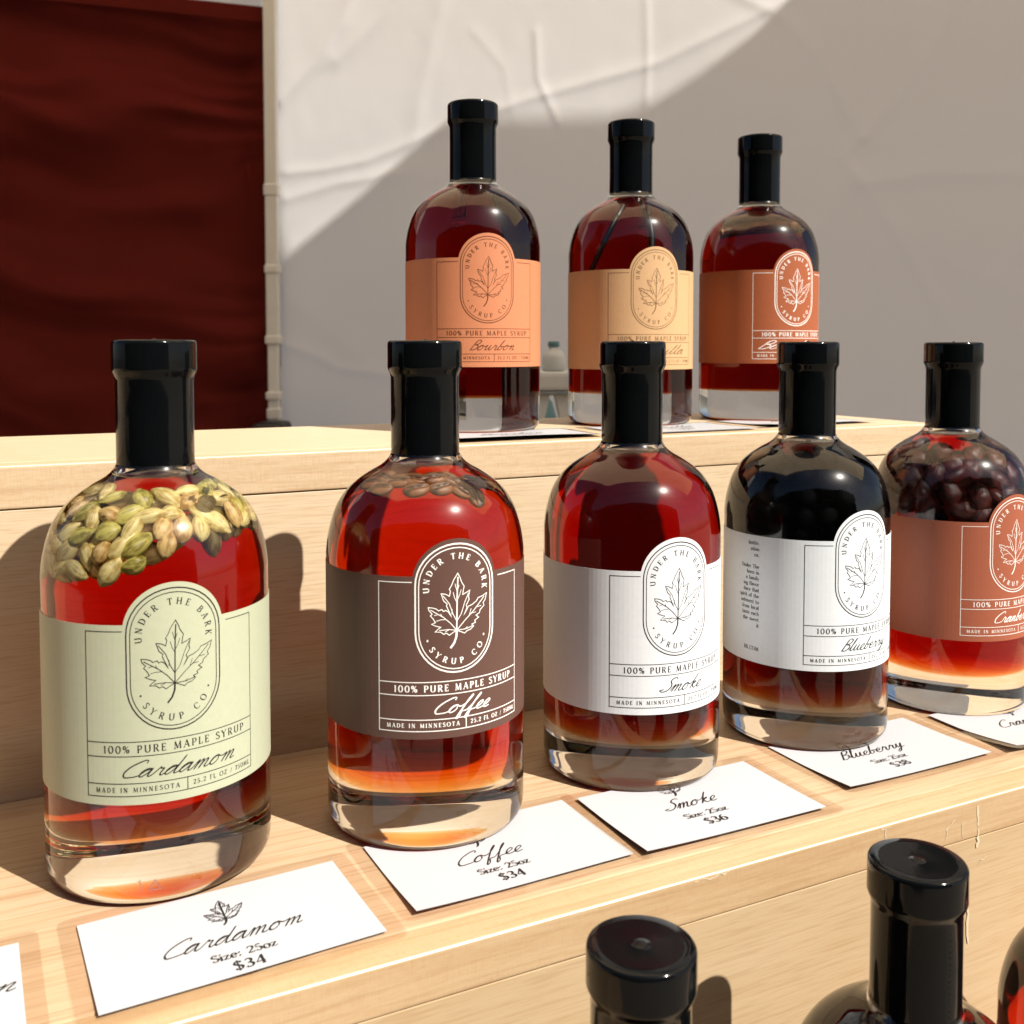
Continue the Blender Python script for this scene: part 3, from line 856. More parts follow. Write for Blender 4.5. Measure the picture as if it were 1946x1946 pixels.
def price_card(x, y, z, rot, label, word=None, price=None, lift=(0, 0, 0), wlen=.045, text_dx=0.0, text_dy=0.0, leaf=True, w=.0895, d=.054, base=0.0003):
    """lift: how far the front edge, left edge and right edge curl up"""
    root = empty('price_card', W(x, y, z), SHELF+rot)
    tag(root, label, 'price card', 'laminated price cards')
    mg = .006
    lf, ll, lr = lift
    def h(u, v):
        a = max(0, (-v/(d/2)+0.2)/1.2)
        return base+lf*a**2+ll*max(0, -u/(w/2))**2*a+lr*max(0, u/(w/2))**2*a
    lam = card_grid(w+2*mg, d+2*mg, lambda u, v, t: (u, v, h(u, v)+t), .00025, 30, 20, corner=.003)
    mesh_obj('laminate', *lam, LAMINATE, root, smooth=False)
    pap = card_grid(w, d, lambda u, v, t: (u, v, h(u, v)+.00030+t), .0002)
    po = mesh_obj('card', *pap, CARD, root, smooth=False)
    if word:
        k = Ink()
        cx, cy = text_dx, text_dy
        k.script(word, .0040, .00046, u0=cx-wlen/2, u1=cx+wlen/2, v0=cy)
        if leaf: k.leaf(cx, cy+.0145, .56, .00036)
        if price:
            k.text('Size: 25oz', cx-.0100, cy-.0097, .0040, u1=cx+.0110, bold=.95)
            k.text(price, cx-.0046, cy-.0172, .0050, u1=cx+.0056, bold=1.0)
        k.build('card_print', INK_BLACK, lambda u, v, o: (u, v, h(u, v)+.00085+o), po)
    return root
price_card(-.0445, .3345, 0, math.radians(2), 'white price card cut by the left edge, only the end of its word showing', 'Bourbon', None, wlen=.047, lift=(.0002, 0, 0), text_dx=.0195, leaf=False)
price_card(.0630, .3405, 0, math.radians(3), 'white price card reading Cardamom with a leaf drawing, wholly in view', 'Cardamom', '$34', wlen=.045, text_dy=-.0078, lift=(.0004, .0003, 0))
price_card(.1655, .3490, 0, math.radians(1.5), 'white price card reading Coffee under the edge of the brown labelled bottle', 'Coffee', '$34', wlen=.0275, text_dx=-.004, text_dy=-.0045, lift=(.0007, .0009, 0))
price_card(.2600, .3475, .0006, math.radians(0), 'white price card reading Smoke overlapping its neighbour beside it', 'Smoke', '$36', wlen=.027, text_dx=-.004, text_dy=-.001, lift=(.0005, .0008, 0))
price_card(.3725, .3570, 0, math.radians(0), 'white price card reading Blueberry in front of the black bottle', 'Blueberry', '$38', wlen=.040, text_dx=-.004, text_dy=-.002, lift=(.0008, .0008, .0004))
price_card(.4745, .3510, .0006, math.radians(-2), 'white price card cut by the right edge under the cranberry bottle', 'Cranberry', '$38', wlen=.042, text_dx=-.003, text_dy=-.003, lift=(.0012, .0022, 0))
price_card(.2560, .5190, H2, 0, 'white price card under the orange labelled bottle, curling up from the wood', 'Bourbon', '$36', wlen=.040, lift=(.0020, 0, -.001), leaf=False)
price_card(.3650, .5200, H2, 0, 'white price card lying flat under the sand labelled bottle', 'Vanilla', '$36', wlen=.034, lift=(.0006, 0, 0), leaf=False)
price_card(.4720, .5300, H2, math.radians(2), 'white price card at the right end of the upper box', 'Bourbon', '$38', wlen=.040, lift=(.0012, .0004, 0), leaf=False)

# ------------------------------------------------------------------ things floating in the syrup
def prof_r(z):
    P = np.array(outer_sh)
    return float(np.interp(z, P[:, 1], P[:, 0])) if z > .1075 else R
def surf_frame(bx, by, bz, phi, z, depth):
    """a point 'depth' inside the glass surface, with its normal; phi from the camera side, towards the right"""
    P = np.array(outer_sh); i = int(np.clip(np.searchsorted(P[:, 1], z), 1, len(P)-2))
    t = P[i+1]-P[i-1]; t /= np.linalg.norm(t)
    nr, nz = (t[1], -t[0]) if z > .1075 else (1, 0)
    r = prof_r(z)
    a = -PI/2+phi
    rad = Vector((math.cos(a), math.sin(a), 0))
    n = rad*nr+Vector((0, 0, nz))
    p = Vector((bx, by, bz+z))+rad*r-n*depth
    tan = Vector((-math.sin(a), math.cos(a), 0))
    return p, n, tan
def orient(o, n, tan, spin):
    b = n.cross(tan)
    ax = tan*math.cos(spin)+b*math.sin(spin)
    ay = n.cross(ax)
    o.rotation_mode = 'XYZ'
    o.rotation_euler = Matrix((ax, ay, n)).transposed().to_euler()

def pod_mesh(seed, L=.0125, r=.0034, m=None):
    g = np.random.default_rng(seed)
    V, F = [], []
    n, s = 15, 18
    for i in range(n):
        t = i/(n-1)
        x = (t-.5)*L
        rr = r*max(.10, math.sin(PI*min(1, t*1.02))**.62)*(1-.25*t)+(.0 if 0 < i < n-1 else 0)
        if t > .93: rr = r*.16
        for k in range(s):
            a = 2*PI*k/s
            ridge = 1+.10*math.cos(3*a+.4)+.05*math.cos(9*a+g.uniform(-.2, .2))
            V.append((x+g.normal(0, L*.004), rr*ridge*math.cos(a)*1.05+r*.12*math.sin(t*PI), rr*ridge*math.sin(a)*.92))
    for i in range(n-1):
        for k in range(s):
            a = i*s+k; b = i*s+(k+1) % s
            F.append((a, a+s, b+s, b))
    F.append(tuple(range(s))); F.append(tuple(reversed(range((n-1)*s, n*s))))
    me = bpy.data.meshes.new('cardamom_pod'); me.from_pydata(V, [], F); me.update()
    me.polygons.foreach_set('use_smooth', [True]*len(me.polygons))
    me.materials.append(m)
    return me
def pod_material(name, c1, c2):
    m, nt, out = mat(name)
    p = nt.nodes.new('ShaderNodeBsdfPrincipled'); p.inputs['Roughness'].default_value = .45
    tc = nt.nodes.new('ShaderNodeTexCoord')
    mp = nt.nodes.new('ShaderNodeMapping'); mp.inputs['Scale'].default_value = (90, 900, 900)
    nt.links.new(tc.outputs['Object'], mp.inputs[0])
    nz = N(nt, 'ShaderNodeTexNoise', Scale=1.0, Detail=4.0); nt.links.new(mp.outputs[0], nz.inputs[0])
    n2 = N(nt, 'ShaderNodeTexNoise', Scale=160.0, Detail=2.0); nt.links.new(tc.outputs['Object'], n2.inputs[0])
    ad = N(nt, 'ShaderNodeMath', operation='ADD'); nt.links.new(nz.outputs['Fac'], ad.inputs[0]); nt.links.new(n2.outputs['Fac'], ad.inputs[1])
    rp = nt.nodes.new('ShaderNodeValToRGB')
    rp.color_ramp.elements[0].position = .72; rp.color_ramp.elements[0].color = (*c2, 1)
    rp.color_ramp.elements[1].position = 1.12; rp.color_ramp.elements[1].color = (*c1, 1)
    mul = N(nt, 'ShaderNodeMath', operation='MULTIPLY'); mul.inputs[1].default_value = .9
    nt.links.new(ad.outputs[0], mul.inputs[0]); nt.links.new(mul.outputs[0], rp.inputs[0])
    nt.links.new(rp.outputs[0], p.inputs['Base Color'])
    b = N(nt, 'ShaderNodeBump', Strength=.5, Distance=.004); nt.links.new(nz.outputs['Fac'], b.inputs['Height']); nt.links.new(b.outputs[0], p.inputs['Normal'])
    nt.links.new(p.outputs[0], out.inputs[0])
    return m
PODM = [pod_material('pod_straw', (.84, .70, .30), (.42, .28, .07)), pod_material('pod_green', (.58, .51, .13), (.20, .155, .022)), pod_material('pod_tan', (.76, .52, .21), (.34, .18, .04))]
pods = [pod_mesh(i, L=.0104+.0011*(i % 3), r=.0036+.0003*(i % 2), m=PODM[(0, 1, 0, 2, 1, 0)[i]]) for i in range(6)]
A_ = (-.1349, .3864, 0)
placed = []
tries = 0
while len(placed) < 150 and tries < 20000:
    tries += 1
    phi = random.uniform(-1.9, 1.9)
    z = random.uniform(.110, .1447)
    e = min(1, max(0, (phi+.25)/1.15)); e = e*e*(3-2*e)
    zmin = .1175+.0140*e+random.uniform(-.0025, .002)
    if z < zmin: continue
    deep = tries > 7000
    p, n, tan = surf_frame(*A_, phi, z, .0086 if deep else random.uniform(.0047, .0055))
    if any((p-q).length < (.0050 if deep else .0057) for q in placed): continue
    placed.append(p)
    o = bpy.data.objects.new('cardamom_pod', pods[random.randrange(6)]); COL.objects.link(o)
    o.location = p
    sc = random.uniform(.80, 1.08); o.scale = (sc*random.uniform(.95, 1.12), sc, sc)
    orient(o, n, tan, random.choice([.3, .6, -.2, 1.0, PI/2, -.9, PI, PI+.6])+random.uniform(-.5, .5))
    o.rotation_euler.rotate_axis('X', random.uniform(-PI, PI)); o.rotation_euler.rotate_axis('Y', random.uniform(-.25, .25))
    tag(o, 'green cardamom pod floating at the shoulder of the sage labelled bottle', 'cardamom pod', 'cardamom pods in the bottle')

def bean_mesh(seed, L=.0108, m=None):
    bm = bmesh.new()
    bmesh.ops.create_uvsphere(bm, u_segments=20, v_segments=14, radius=1)
    for v in bm.verts:
        x, y, z = v.co
        z2 = z*.75 if z < 0 else z*.42
        if z > 0: z2 -= .28*math.exp(-(y/.13)**2)*z
        v.co = (x*L/2, y*L*.37*(1+.04*math.sin(seed)), z2*L*.42)
    me = bpy.data.meshes.new('coffee_bean'); bm.to_mesh(me); bm.free()
    me.polygons.foreach_set('use_smooth', [True]*len(me.polygons)); me.materials.append(m)
    return me
BEAN = pod_material('roasted_bean', (.26, .10, .035), (.05, .018, .006))
bean = bean_mesh(0, m=BEAN)
B_ = (-.0361, .4245, 0)
for phi, z, sp in [(-.95, .1415, .3), (-.62, .1405, .2), (-.40, .1432, .1), (-.12, .1440, -.2), (-.05, .1408, .3), (.25, .1443, .1), (.34, .1412, .25), (.62, .1400, -.9), (.80, .1372, 1.3), (.95, .1420, -.5), (1.2, .1405, -.4), (-1.3, .1435, .8), (.55, .1437, 2.2), (-.75, .1440, 2.9)]:
    p, n, tan = surf_frame(*B_, phi, z, .0030)
    o = bpy.data.objects.new('coffee_bean', bean); COL.objects.link(o); o.location = p
    orient(o, n, tan, sp)
    tag(o, 'brown coffee bean floating at the shoulder of the dark brown labelled bottle', 'coffee bean', 'coffee beans in the bottle')

def berry_mesh(seed, r, wrinkle, m, name):
    g = np.random.default_rng(seed)
    bm = bmesh.new(); bmesh.ops.create_icosphere(bm, subdivisions=3, radius=1)
    k = g.normal(0, 4, (6, 3)); ph = g.uniform(0, 6.28, 6)
    for v in bm.verts:
        c = np.array(v.co)
        f = 1+wrinkle*np.sin(k@c+ph).sum()/3
        v.co = Vector(c*f*r*np.array([1.25 if wrinkle > .05 else 1, 1, .9]))
    me = bpy.data.meshes.new(name); bm.to_mesh(me); bm.free()
    me.polygons.foreach_set('use_smooth', [True]*len(me.polygons)); me.materials.append(m)
    return me
CRAN = pod_material('dried_cranberry', (.085, .007, .005), (.008, .001, .001))
BLUE = principled('blueberry_skin', (.0015, .0015, .002), rough=.7, spec=.05)
cran = [berry_mesh(i, .0062, .16, CRAN, 'cranberry') for i in range(4)]
blue = berry_mesh(9, .0070, .01, BLUE, 'blueberry')
def scatter(b, n_want, zlo, dist, meshes, nm, depth, label, cat, group, phi_max=2.3):
    pl = []; t = 0
    while len(pl) < n_want and t < 6000:
        t += 1
        phi = random.uniform(-phi_max, phi_max); z = random.uniform(zlo, .1435)
        p, n, tan = surf_frame(*b, phi, z, depth[0] if t < 2500 else depth[1])
        if any((p-q).length < dist for q in pl): continue
        pl.append(p)
        o = bpy.data.objects.new(nm, meshes[random.randrange(len(meshes))]); COL.objects.link(o); o.location = p
        orient(o, n, tan, random.uniform(0, 6.28))
        tag(o, label, cat, group)
D_ = (.1507, .5220, 0); E_ = (.2448, .5685, 0)
scatter(D_, 95, .1045, .0078, [blue], 'blueberry', (.0086, .0170), 'dark blueberry in the upper part of the white labelled black bottle', 'blueberry', 'blueberries in the bottle')
scatter(E_, 80, .107, .0078, cran, 'cranberry', (.0068, .0145), 'dark red cranberry floating in the rose labelled bottle', 'cranberry', 'cranberries in the bottle')

def tube(name, pts, r, m, seg=12, parent=None):
    P = [Vector(p) for p in pts]
    V, F = [], []
    up = Vector((0, 1, 0))
    for i, p in enumerate(P):
        t = (P[min(i+1, len(P)-1)]-P[max(i-1, 0)]).normalized()
        a = t.cross(up).normalized(); b = t.cross(a)
        rr = r[i] if hasattr(r, '__len__') else r
        for k in range(seg):
            an = 2*PI*k/seg
            V.append(p+(a*math.cos(an)+b*math.sin(an))*rr)
    n = len(P)
    for i in range(n-1):
        for k in range(seg):
            F.append((i*seg+k, i*seg+(k+1) % seg, (i+1)*seg+(k+1) % seg, (i+1)*seg+k))
    F.append(tuple(reversed(range(seg)))); F.append(tuple(range((n-1)*seg, n*seg)))
    return mesh_obj(name, V, F, m, parent, smooth=True)
VAN = principled('vanilla_pod_skin', (.012, .007, .005), rough=.4)
gx, gy, gz = .0783, .6808, H2
t1 = tube('vanilla_pod', [(gx-.008, gy-.030, gz+.140), (gx-.017, gy-.033, gz+.122), (gx-.027, gy-.028, gz+.100), (gx-.031, gy-.020, gz+.075)], [.0014, .0019, .0019, .0012], VAN)
tag(t1, 'black vanilla pod slanting down to the left inside the sand labelled bottle', 'vanilla pod', 'vanilla pods in the bottle')
t2 = tube('vanilla_pod', [(gx+.007, gy-.030, gz+.140), (gx+.009, gy-.0355, gz+.120), (gx+.008, gy-.036, gz+.095), (gx+.006, gy-.034, gz+.07)], [.0013, .0021, .0021, .0013], VAN)
tag(t2, 'black vanilla pod hanging upright behind the badge of the sand labelled bottle', 'vanilla pod', 'vanilla pods in the bottle')
CIN = pod_material('cinnamon_bark', (.26, .10, .04), (.08, .03, .012))
hx, hy, hz = .1741, .7266, H2
def cinnamon(p0, p1, r, label):
    p0, p1 = Vector(p0), Vector(p1)
    t = (p1-p0).normalized(); a = t.cross(Vector((0, 0, 1))).normalized(); b = t.cross(a)
    prof = []
    for k in range(40):        # a scroll: two rolls meeting
        an = 4.0*PI*k/39
        rr = r*(1-.5*k/39)
        prof.append((rr*math.cos(an), rr*math.sin(an)))
    r_ = ribbon(prof, .00035)
    V, F = [], []
    loop = list(r_[0])+list(reversed(list(r_[1])))
    for e in (p0, p1):
        for q in loop: V.append(e+a*q[0]+b*q[1])
    n = len(loop)
    for i in range(n): F.append((i, (i+1) % n, n+(i+1) % n, n+i))
    h_ = n//2
    for i in range(h_-1):
        F.append((i, n-1-i, n-2-i, i+1)); F.append((n+i+1, n+n-2-i, n+n-1-i, n+i))
    o = mesh_obj('cinnamon_stick', V, F, CIN)
    tag(o, label, 'cinnamon stick', 'cinnamon sticks in the bottle')
cinnamon((hx-.030, hy-.019, hz+.128), (hx+.020, hy-.026, hz+.131), .0042, 'rolled cinnamon stick lying foremost across the rust labelled bottle')
cinnamon((hx-.024, hy-.008, hz+.134), (hx+.026, hy-.018, hz+.132), .0040, 'rolled cinnamon stick lying behind the foremost one in the rust labelled bottle')

# ------------------------------------------------------------------ the stall behind: red wall, white wall, pole, shade roof
P0 = Vector((-.523, 2.3, 0))
aw = math.radians(76)
WD = Vector((math.sin(aw), -math.cos(aw), 0)); WN = Vector((-math.cos(aw), -math.sin(aw), 0))
RD = Vector((-.945, -.327, 0)).normalized(); RN = Vector((.327, -.945, 0)).normalized()
CP, SP = math.cos(.04622), math.sin(.04622)
def pix_on_wall(px, py, p0, d, n):
    """where the line of sight through a spot of the photograph meets a wall, as (along, height)"""
    X = (px-973)/1946.47; u = -(py-750.63)/1946.47
    r = Vector((X, CP+u*SP, -SP+u*CP)); o = Vector((0, 0, CAM_H))
    t = (p0-o).dot(n)/r.dot(n); q = o+r*t
    return ((q-p0).dot(d), q.z)
def seg_dist(A, B, a, b):
    ab = np.array(b)-np.array(a); L2 = (ab**2).sum()
    t = np.clip(((A-a[0])*ab[0]+(B-a[1])*ab[1])/L2, 0, 1)
    dx = A-(a[0]+t*ab[0]); dy = B-(a[1]+t*ab[1])
    side = np.sign(ab[0]*dy-ab[1]*dx)
    return np.sqrt(dx*dx+dy*dy), side, t
def vnoise(A, B, sx, sy, seed):
    g = np.random.default_rng(seed)
    T = g.normal(0, 1, (64, 64))
    x = A/sx; y = B/sy
    xi = np.floor(x).astype(int); yi = np.floor(y).astype(int)
    fx = x-xi; fy = y-yi; fx = fx*fx*(3-2*fx); fy = fy*fy*(3-2*fy)
    f = lambda i, j: T[i % 64, j % 64]
    return (f(xi, yi)*(1-fx)+f(xi+1, yi)*fx)*(1-fy)+(f(xi, yi+1)*(1-fx)+f(xi+1, yi+1)*fx)*fy
def cloth(name, p0, d, n, a0, a1, z0, z1, na, nz, disp, m, parent=None, back=.004):
    A, B = np.meshgrid(np.linspace(a0, a1, na), np.linspace(z0, z1, nz))
    D = disp(A, B)
    V = []
    for r in range(nz):
        for c in range(na):
            V.append(tuple(p0+d*float(A[r, c])+Vector((0, 0, float(B[r, c])))+n*float(D[r, c])))
    F = []
    for r in range(nz-1):
        for c in range(na-1):
            k = r*na+c
            F.append((k, k+1, k+na+1, k+na))
    return mesh_obj(name, V, F, m, parent, smooth=True)

def fabric(name, col, trans, rough=.75):
    m, nt, out = mat(name)
    p = nt.nodes.new('ShaderNodeBsdfDiffuse'); p.inputs['Color'].default_value = (*col, 1)
    t = nt.nodes.new('ShaderNodeBsdfTranslucent'); t.inputs['Color'].default_value = (*col, 1)
    mx = nt.nodes.new('ShaderNodeMixShader'); mx.inputs[0].default_value = trans
    tc = nt.nodes.new('ShaderNodeTexCoord')
    nz = N(nt, 'ShaderNodeTexNoise', Scale=45.0, Detail=4.0); nt.links.new(tc.outputs['Object'], nz.inputs[0])
    b = N(nt, 'ShaderNodeBump', Strength=.05, Distance=.04); nt.links.new(nz.outputs['Fac'], b.inputs['Height'])
    nt.links.new(b.outputs[0], p.inputs['Normal'])
    nt.links.new(p.outputs[0], mx.inputs[1]); nt.links.new(t.outputs[0], mx.inputs[2])
    nt.links.new(mx.outputs[0], out.inputs[0])
    return m
WHITE_FAB = fabric('white_canvas', (.89, .895, .91), .42)
ROOF_FAB = fabric('warm_roof_canvas', (.94, .84, .70), .8)  # warm tint and translucency colour the fill light under the roof
RED_FAB = fabric('dark_red_canvas', (.108, .0145, .011), .03)

pw = lambda x, y: pix_on_wall(x, y, P0, WD, WN)
FOLDS = [  # (line through photograph spots, width m, height m): creases of the white wall
 ([(546, 330), (620, 322), (700, 305), (790, 268), (1000, 190), (1250, 120), (1500, 0)], .020, .0050),
 ([(535, 190), (600, 120), (650, 40), (690, -60)], .034, .009),
 ([(545, 380), (640, 350), (760, 330)], .022, .005),
 ([(640, 115), (720, 40), (790, -60)], .035, .006),
 ([(545, 490), (640, 420), (740, 340)], .035, .006),
 ([(780, 330), (800, 180), (850, -40)], .035, .0035),
 ([(545, 655), (610, 680), (640, 700), (760, 715), (900, 735)], .024, .007),
 ([(545, 560), (640, 640), (700, 690)], .05, .004),
 ([(1228, 220), (1232, 100), (1228, -40)], .012, .004),
 ([(1018, 60), (1022, 150), (1060, 235)], .012, .0045),
 ([(1380, -20), (1480, 30), (1560, 110), (1610, 210), (1640, 260)], .022, .0045),
 ([(1640, 260), (1700, 190), (1770, 100), (1830, -20)], .022, .004),
 ([(1640, 260), (1600, 300), (1640, 350), (1720, 470), (1800, 620)], .022, .004),
 ([(1640, 350), (1760, 330), (1946, 330)], .03, .0045),
 ([(1620, 330), (1560, 420), (1450, 480)], .03, .003),
 ([(1640, 230), (1640, 120), (1660, -40)], .012, .002),
 ([(1060, 400), (1040, 430), (1000, 500), (960, 640)], .03, .004),
 ([(1080, 480), (1040, 470), (900, 540)], .03, .003),
 ([(1720, 440), (1850, 520), (1946, 560)], .04, .003),
 ([(900, 60), (960, 130), (980, 260)], .02, .002),
]
def white_disp(A, B):
    D = .0026*vnoise(A, B, .34, .42, 1)+.0004*vnoise(A, B, .12, .16, 2)+.00012*vnoise(A, B, .03, .05, 3)
    for pts, w, h in FOLDS:
        w *= .72; h *= .44
        Q = [pw(*p) for p in pts]
        best = np.full(A.shape, 9.0); sd = np.zeros(A.shape)
        for a, b in zip(Q, Q[1:]):
            dd, s, t = seg_dist(A, B, a, b)
            m_ = dd < best
            best = np.where(m_, dd, best); sd = np.where(m_, s, sd)
        prof = np.exp(-(best/w)**1.6)
        D = D+.8*h*np.where(sd > 0, prof, np.exp(-(best/(w*.7))**1.6))
    return D
ww = cloth('canopy_wall', P0, WD, WN, .006, 2.3, -.9, 1.95, 420, 520, white_disp, WHITE_FAB)
tag(ww, 'creased white canvas tent wall with a sunlit upper corner', 'tent wall')

def red_disp(A, B):
    env = .6+.4*np.exp(-((A)/.25)**2)
    B = B+.05*vnoise(A, B, .38, .30, 21)+.018*vnoise(A, B, .13, .11, 22)
    D = .017*vnoise(A, B, .42, .11, 4)*env+.0085*vnoise(A, B, .22, .05, 5)+.0025*vnoise(A, B, .09, .05, 6)+.012*vnoise(A, B, .6, .3, 8)
    D = D*np.clip((A-.004)/.07, 0, 1)
    # bunched up towards the pole
    D = D+.010*np.clip((A-.004)/.05, 0, 1)*np.exp(-(A/.20)**2)*vnoise(A*0, B, 1, .040, 7)
    return D
rw = empty('canopy_wall', P0+RD*.9+Vector((0, 0, -.9)))
rt = pix_on_wall(507, 19, P0, RD, RN)
def rel(o): o.location = -rw.location; return o
ra = cloth('fabric_panel', P0, RD, RN, -.004, 2.2, -.9, rt[1]-.012, 240, 420, red_disp, RED_FAB, rw); rel(ra)
hem = cloth('top_hem', P0, RD, RN, -.002, 2.2, rt[1]-.03, rt[1]+.002, 120, 6, lambda A, B: .010+.004*vnoise(A, B, .3, .5, 12), RED_FAB, rw); rel(hem)
tag(rw, 'dark red canvas tent wall hanging in horizontal folds', 'tent wall')
vl = cloth('canopy_valance', P0, RD, RN, -.0, 2.2, rt[1]-.02, 1.9, 80, 60, lambda A, B: -.03+.006*vnoise(A, B, .2, .3, 9), WHITE_FAB)
tag(vl, 'white canvas strip showing above the dark red wall', 'tent valance')

POLE = principled('white_painted_steel', (.72, .71, .67), rough=.4, noise=(30, .06, (1, 1, 1)))
pl = empty('tent_pole', (P0.x, P0.y, -.93))
def pole_piece(nm, r, z0, z1, seg=20, sq=True, at=(0.0, 0.0)):
    b = box_bm((at[0]-r, at[1]-r, z0+.93), (at[0]+r, at[1]+r, z1+.93), r*.35, 3)
    return bm_obj(nm, b, POLE, pl, smooth=False)
def z_at(py):
    u = -(py-750.63)/1946.47
    X = 0
    r = Vector((0, CP+u*SP, -SP+u*CP)); return CAM_H+r.z*(2.27/r.y)
po = Vector((-.0045, -.03, 0))
pole_piece('lower_tube', .0118, -.93, z_at(650), at=(po.x, po.y))
pole_piece('upper_tube', .0138, z_at(650), 1.9, at=(po.x, po.y))
for py, hh in ((362, 12), (512, 9), (646, 9), (752, 8)):
    pole_piece('collar', .0165, z_at(py+hh), z_at(py-hh), at=(po.x, po.y))
pole_piece('foot_clamp', .0150, z_at(797), z_at(775), at=(po.x, po.y))
tag(pl, 'white steel tent pole between the red and the white wall', 'tent pole')

# unseen roof above the stall: outline shaped to cast the shade on the walls
rp = [(-.9, .33), (.936, -.40), (1.31, -.55), (3.2, -1.30), (3.4, .50), (2.6, .66), (2.05, .76), (1.834, .795), (1.806, .792), (1.768, .802), (1.713, .826), (1.643, .874), (1.514, .985), (1.384, 1.097), (1.305, 1.106), (1.216, 1.121), (1.10, 1.30), (.96, 1.55), (.82, 1.85), (.72, 2.6), (-.9, 2.6)]
bm = bmesh.new()
top = [bm.verts.new(W(x, y, 1.904)) for x, y in rp]; bot = [bm.verts.new(W(x, y, 1.900)) for x, y in rp]
bm.faces.new(top); bm.faces.new(list(reversed(bot)))
for i in range(len(rp)):
    j = (i+1) % len(rp)
    bm.faces.new((top[j], top[i], bot[i], bot[j]))
bmesh.ops.recalc_face_normals(bm, faces=bm.faces)
bmesh.ops.triangulate(bm, faces=bm.faces)
roof = bm_obj('shade_roof', bm, ROOF_FAB)
tag(roof, 'unseen canvas roof above the stall, outline shaped to shade the walls', 'tent roof')

# added behind the camera, unseen: blocks low sky and darkens what the bottles mirror
DARKF = fabric('charcoal_screen', (.05, .048, .045), .1)
SKY_BLOCK = principled('sky_blocker_green', (.03, .045, .02), rough=.9, noise=(9, .5, (1, 1, 1)), bump=(6, 1, .2))
def unseen_screen(name, x0, x1, y, z0, z1, m, label, cat):
    b = bmesh.new()
    n_ = 28
    rows = []
    for j in range(9):
        z = z0+(z1-z0)*j/8
        rows.append([b.verts.new((x0+(x1-x0)*i/n_, y+.06*math.sin(i*1.7+j*.4)+.04*math.sin(i*.6), z+(.12*math.sin(i*.9) if j == 8 else 0))) for i in range(n_+1)])
    for j in range(8):
        for i in range(n_): b.faces.new((rows[j][i], rows[j][i+1], rows[j+1][i+1], rows[j+1][i]))
    ret = bmesh.ops.extrude_face_region(b, geom=list(b.faces))
    for v in [g for g in ret['geom'] if isinstance(g, bmesh.types.BMVert)]: v.co.y -= .5
    bmesh.ops.recalc_face_normals(b, faces=b.faces)
    return tag(bm_obj(name, b, m), label, cat)
unseen_screen('sky_blocker', -11, 9, -5.2, -.93, 3.9, SKY_BLOCK, 'tall dark sky blocker added unseen behind the camera', 'sky_blocker')  # added, tall enough to keep low sky from filling the shadows
unseen_screen('dark_screen', -3.2, 1.2, -3.2, -.93, 1.5, DARKF, 'charcoal screen added unseen behind the camera to darken reflections', 'screen')  # added so that glass and caps mirror something dark

# ------------------------------------------------------------------ things on the ground behind the boxes
def at_depth(px, py, Y):
    X = (px-973)/1946.47; u = -(py-750.63)/1946.47
    r = Vector((X, CP+u*SP, -SP+u*CP)); t = Y/r.y
    return Vector((0, 0, CAM_H))+r*t
BLACK_PL = principled('black_plastic', (.012, .012, .013), rough=.5)
q = at_depth(517, 801, 2.18)
bb = empty('tent_weight', (q.x, q.y, -.93))
hgt_ = q.z+.93
b_ = bmesh.new()
box_bm((-.034, -.05, 0), (.034, .05, hgt_), .016, 4, b_)
bm_obj('weight_bag', b_, BLACK_PL, bb, smooth=True)
bm_obj('strap', box_bm((-.036, -.02, hgt_*.5), (.036, .0525, hgt_*.5+.05), .002), BLACK_PL, bb)
tag(bb, 'black tent weight at the foot of the white tent pole', 'tent weight')

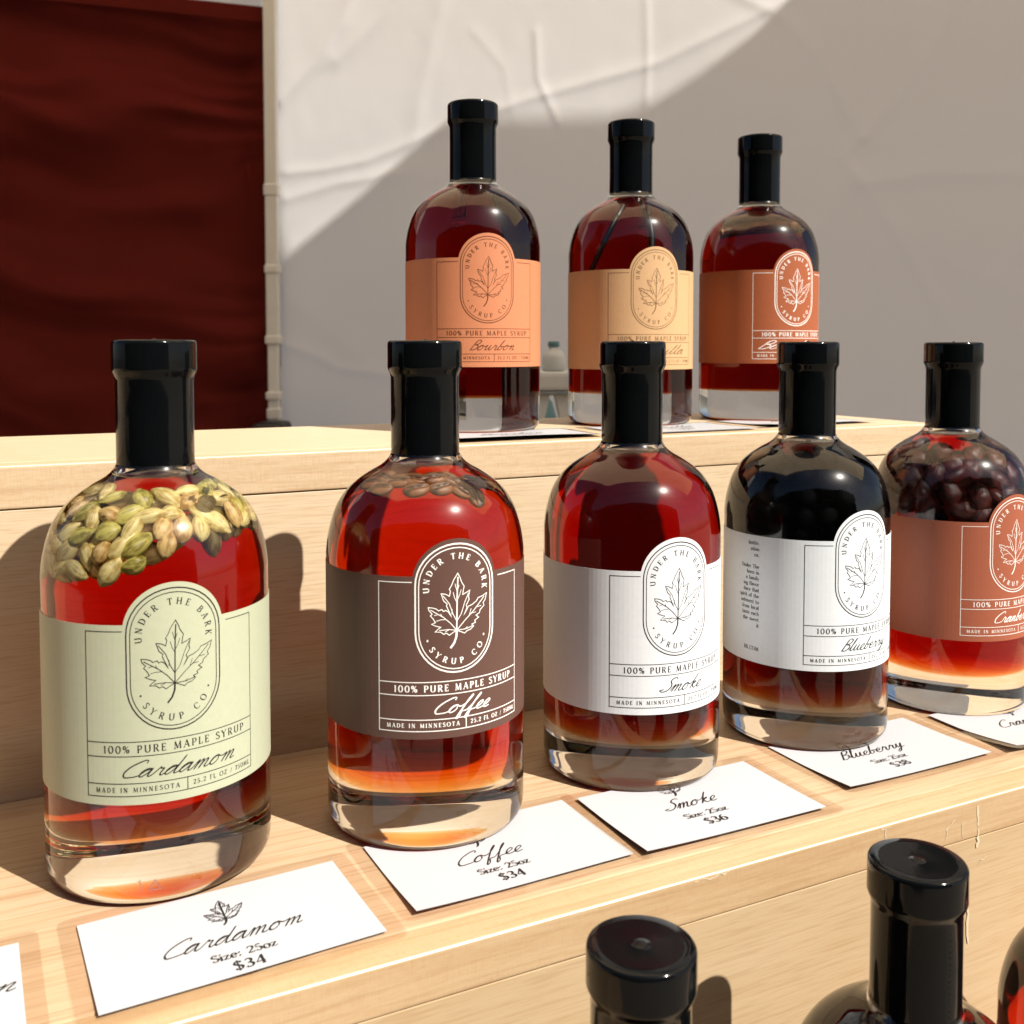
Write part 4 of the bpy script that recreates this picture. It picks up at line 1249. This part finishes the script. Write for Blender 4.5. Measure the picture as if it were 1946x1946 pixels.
WP = principled('greyish_white_plastic', (.62, .63, .60), rough=.35)
TEAL = principled('teal_plastic', (.09, .20, .22), rough=.35)
DRK = principled('grey_plastic', (.20, .22, .22), rough=.5)
Yd = 1.45
c0 = at_depth(1048, 730, Yd)
sc_ = Yd/1946.47
st = empty('plastic_stool', (c0.x, Yd, -.93))
zt_ = at_depth(1048, 735, Yd).z+.93
bm_obj('seat', box_bm((-.060, -.05, zt_-.004), (.055, .05, zt_+.022), .006), WP, st)
bm_obj('rim', box_bm((-.062, -.052, zt_-.010), (.057, .052, zt_-.0042), .002), DRK, st)
for s in (-1, 1):
    for yy in (-.045, .03):
        v0 = [(.004*s, yy), (.034*s+.003, yy), (.034*s+.003, yy+.012), (.004*s, yy+.012)]
        hgt = zt_-.0105
        V = [(x, y, hgt) for x, y in v0]+[(x+s*.013+s*.07*0, y, hgt-.06) for x, y in v0]+[(x*1.0+s*.055, y, 0) for x, y in v0]
        V = [(x if i < 4 else x, y, z) for i, (x, y, z) in enumerate(V)]
        F = [(0, 1, 2, 3)]+[(k+a, k+(a+1) % 4, k+4+(a+1) % 4, k+4+a) for k in (0, 4) for a in range(4)]+[(11, 10, 9, 8)]
        bmx = bmesh.new()
        vs = [bmx.verts.new(v) for v in V]
        for f in F: bmx.faces.new([vs[i] for i in f])
        bmesh.ops.recalc_face_normals(bmx, faces=bmx.faces)
        bm_obj('leg', bmx, WP, st)
tag(st, 'white plastic stool with splayed legs seen between two back bottles', 'stool')
def lathe_obj(name, prof, m, parent=None, loc=(0, 0, 0), seg=32):
    v, f = lathe(prof, seg)
    o = mesh_obj(name, v, f, m, parent, smooth=True); o.location = loc
    return o
jb = empty('drinks_jug', (at_depth(1052, 700, Yd).x, Yd, zt_-.93+.0222))
lathe_obj('jug_body', [(0, 0), (.022, 0), (.026, .003), (.026, .03), (.022, .042), (.012, .05), (.011, .056), (0, .056)], WP, jb)
lathe_obj('screw_cap', [(0, .0561), (.013, .0561), (.0132, .066), (.011, .068), (0, .068)], TEAL, jb)
jb.scale = (.62, .62, .62)
tag(jb, 'whitish plastic jug with teal cap standing on the white stool', 'jug')
tt = empty('water_bottle', (at_depth(1024, 760, Yd+.14).x-.004, Yd+.16, -.93))
lathe_obj('bottle_body', [(0, 0), (.03, 0), (.034, .006), (.034, zt_-.06), (.026, zt_-.03), (.015, zt_-.018), (0, zt_-.018)], TEAL, tt)
lathe_obj('cap', [(0, zt_-.0178), (.016, zt_-.0178), (.016, zt_-.002), (0, zt_-.001)], DRK, tt)
tag(tt, 'tall teal bottle standing behind the white stool', 'bottle')

# surfaces on which the sun focused by the bottles is worth tracing
for o in bpy.data.objects:
    if o.type == 'MESH' and o.name.split('.')[0] in ('front_panel', 'edge_strip', 'top_board', 'cardamom_pod', 'coffee_bean', 'cranberry', 'blueberry', 'card', 'cinnamon_stick', 'vanilla_pod'):
        o.cycles.is_caustics_receiver = True

# metres -> scene units
for o in bpy.data.objects:
    if o.parent is None and o.type in ('MESH', 'EMPTY'):
        o.location = Vector(o.location)*U
        o.scale = Vector(o.scale)*U
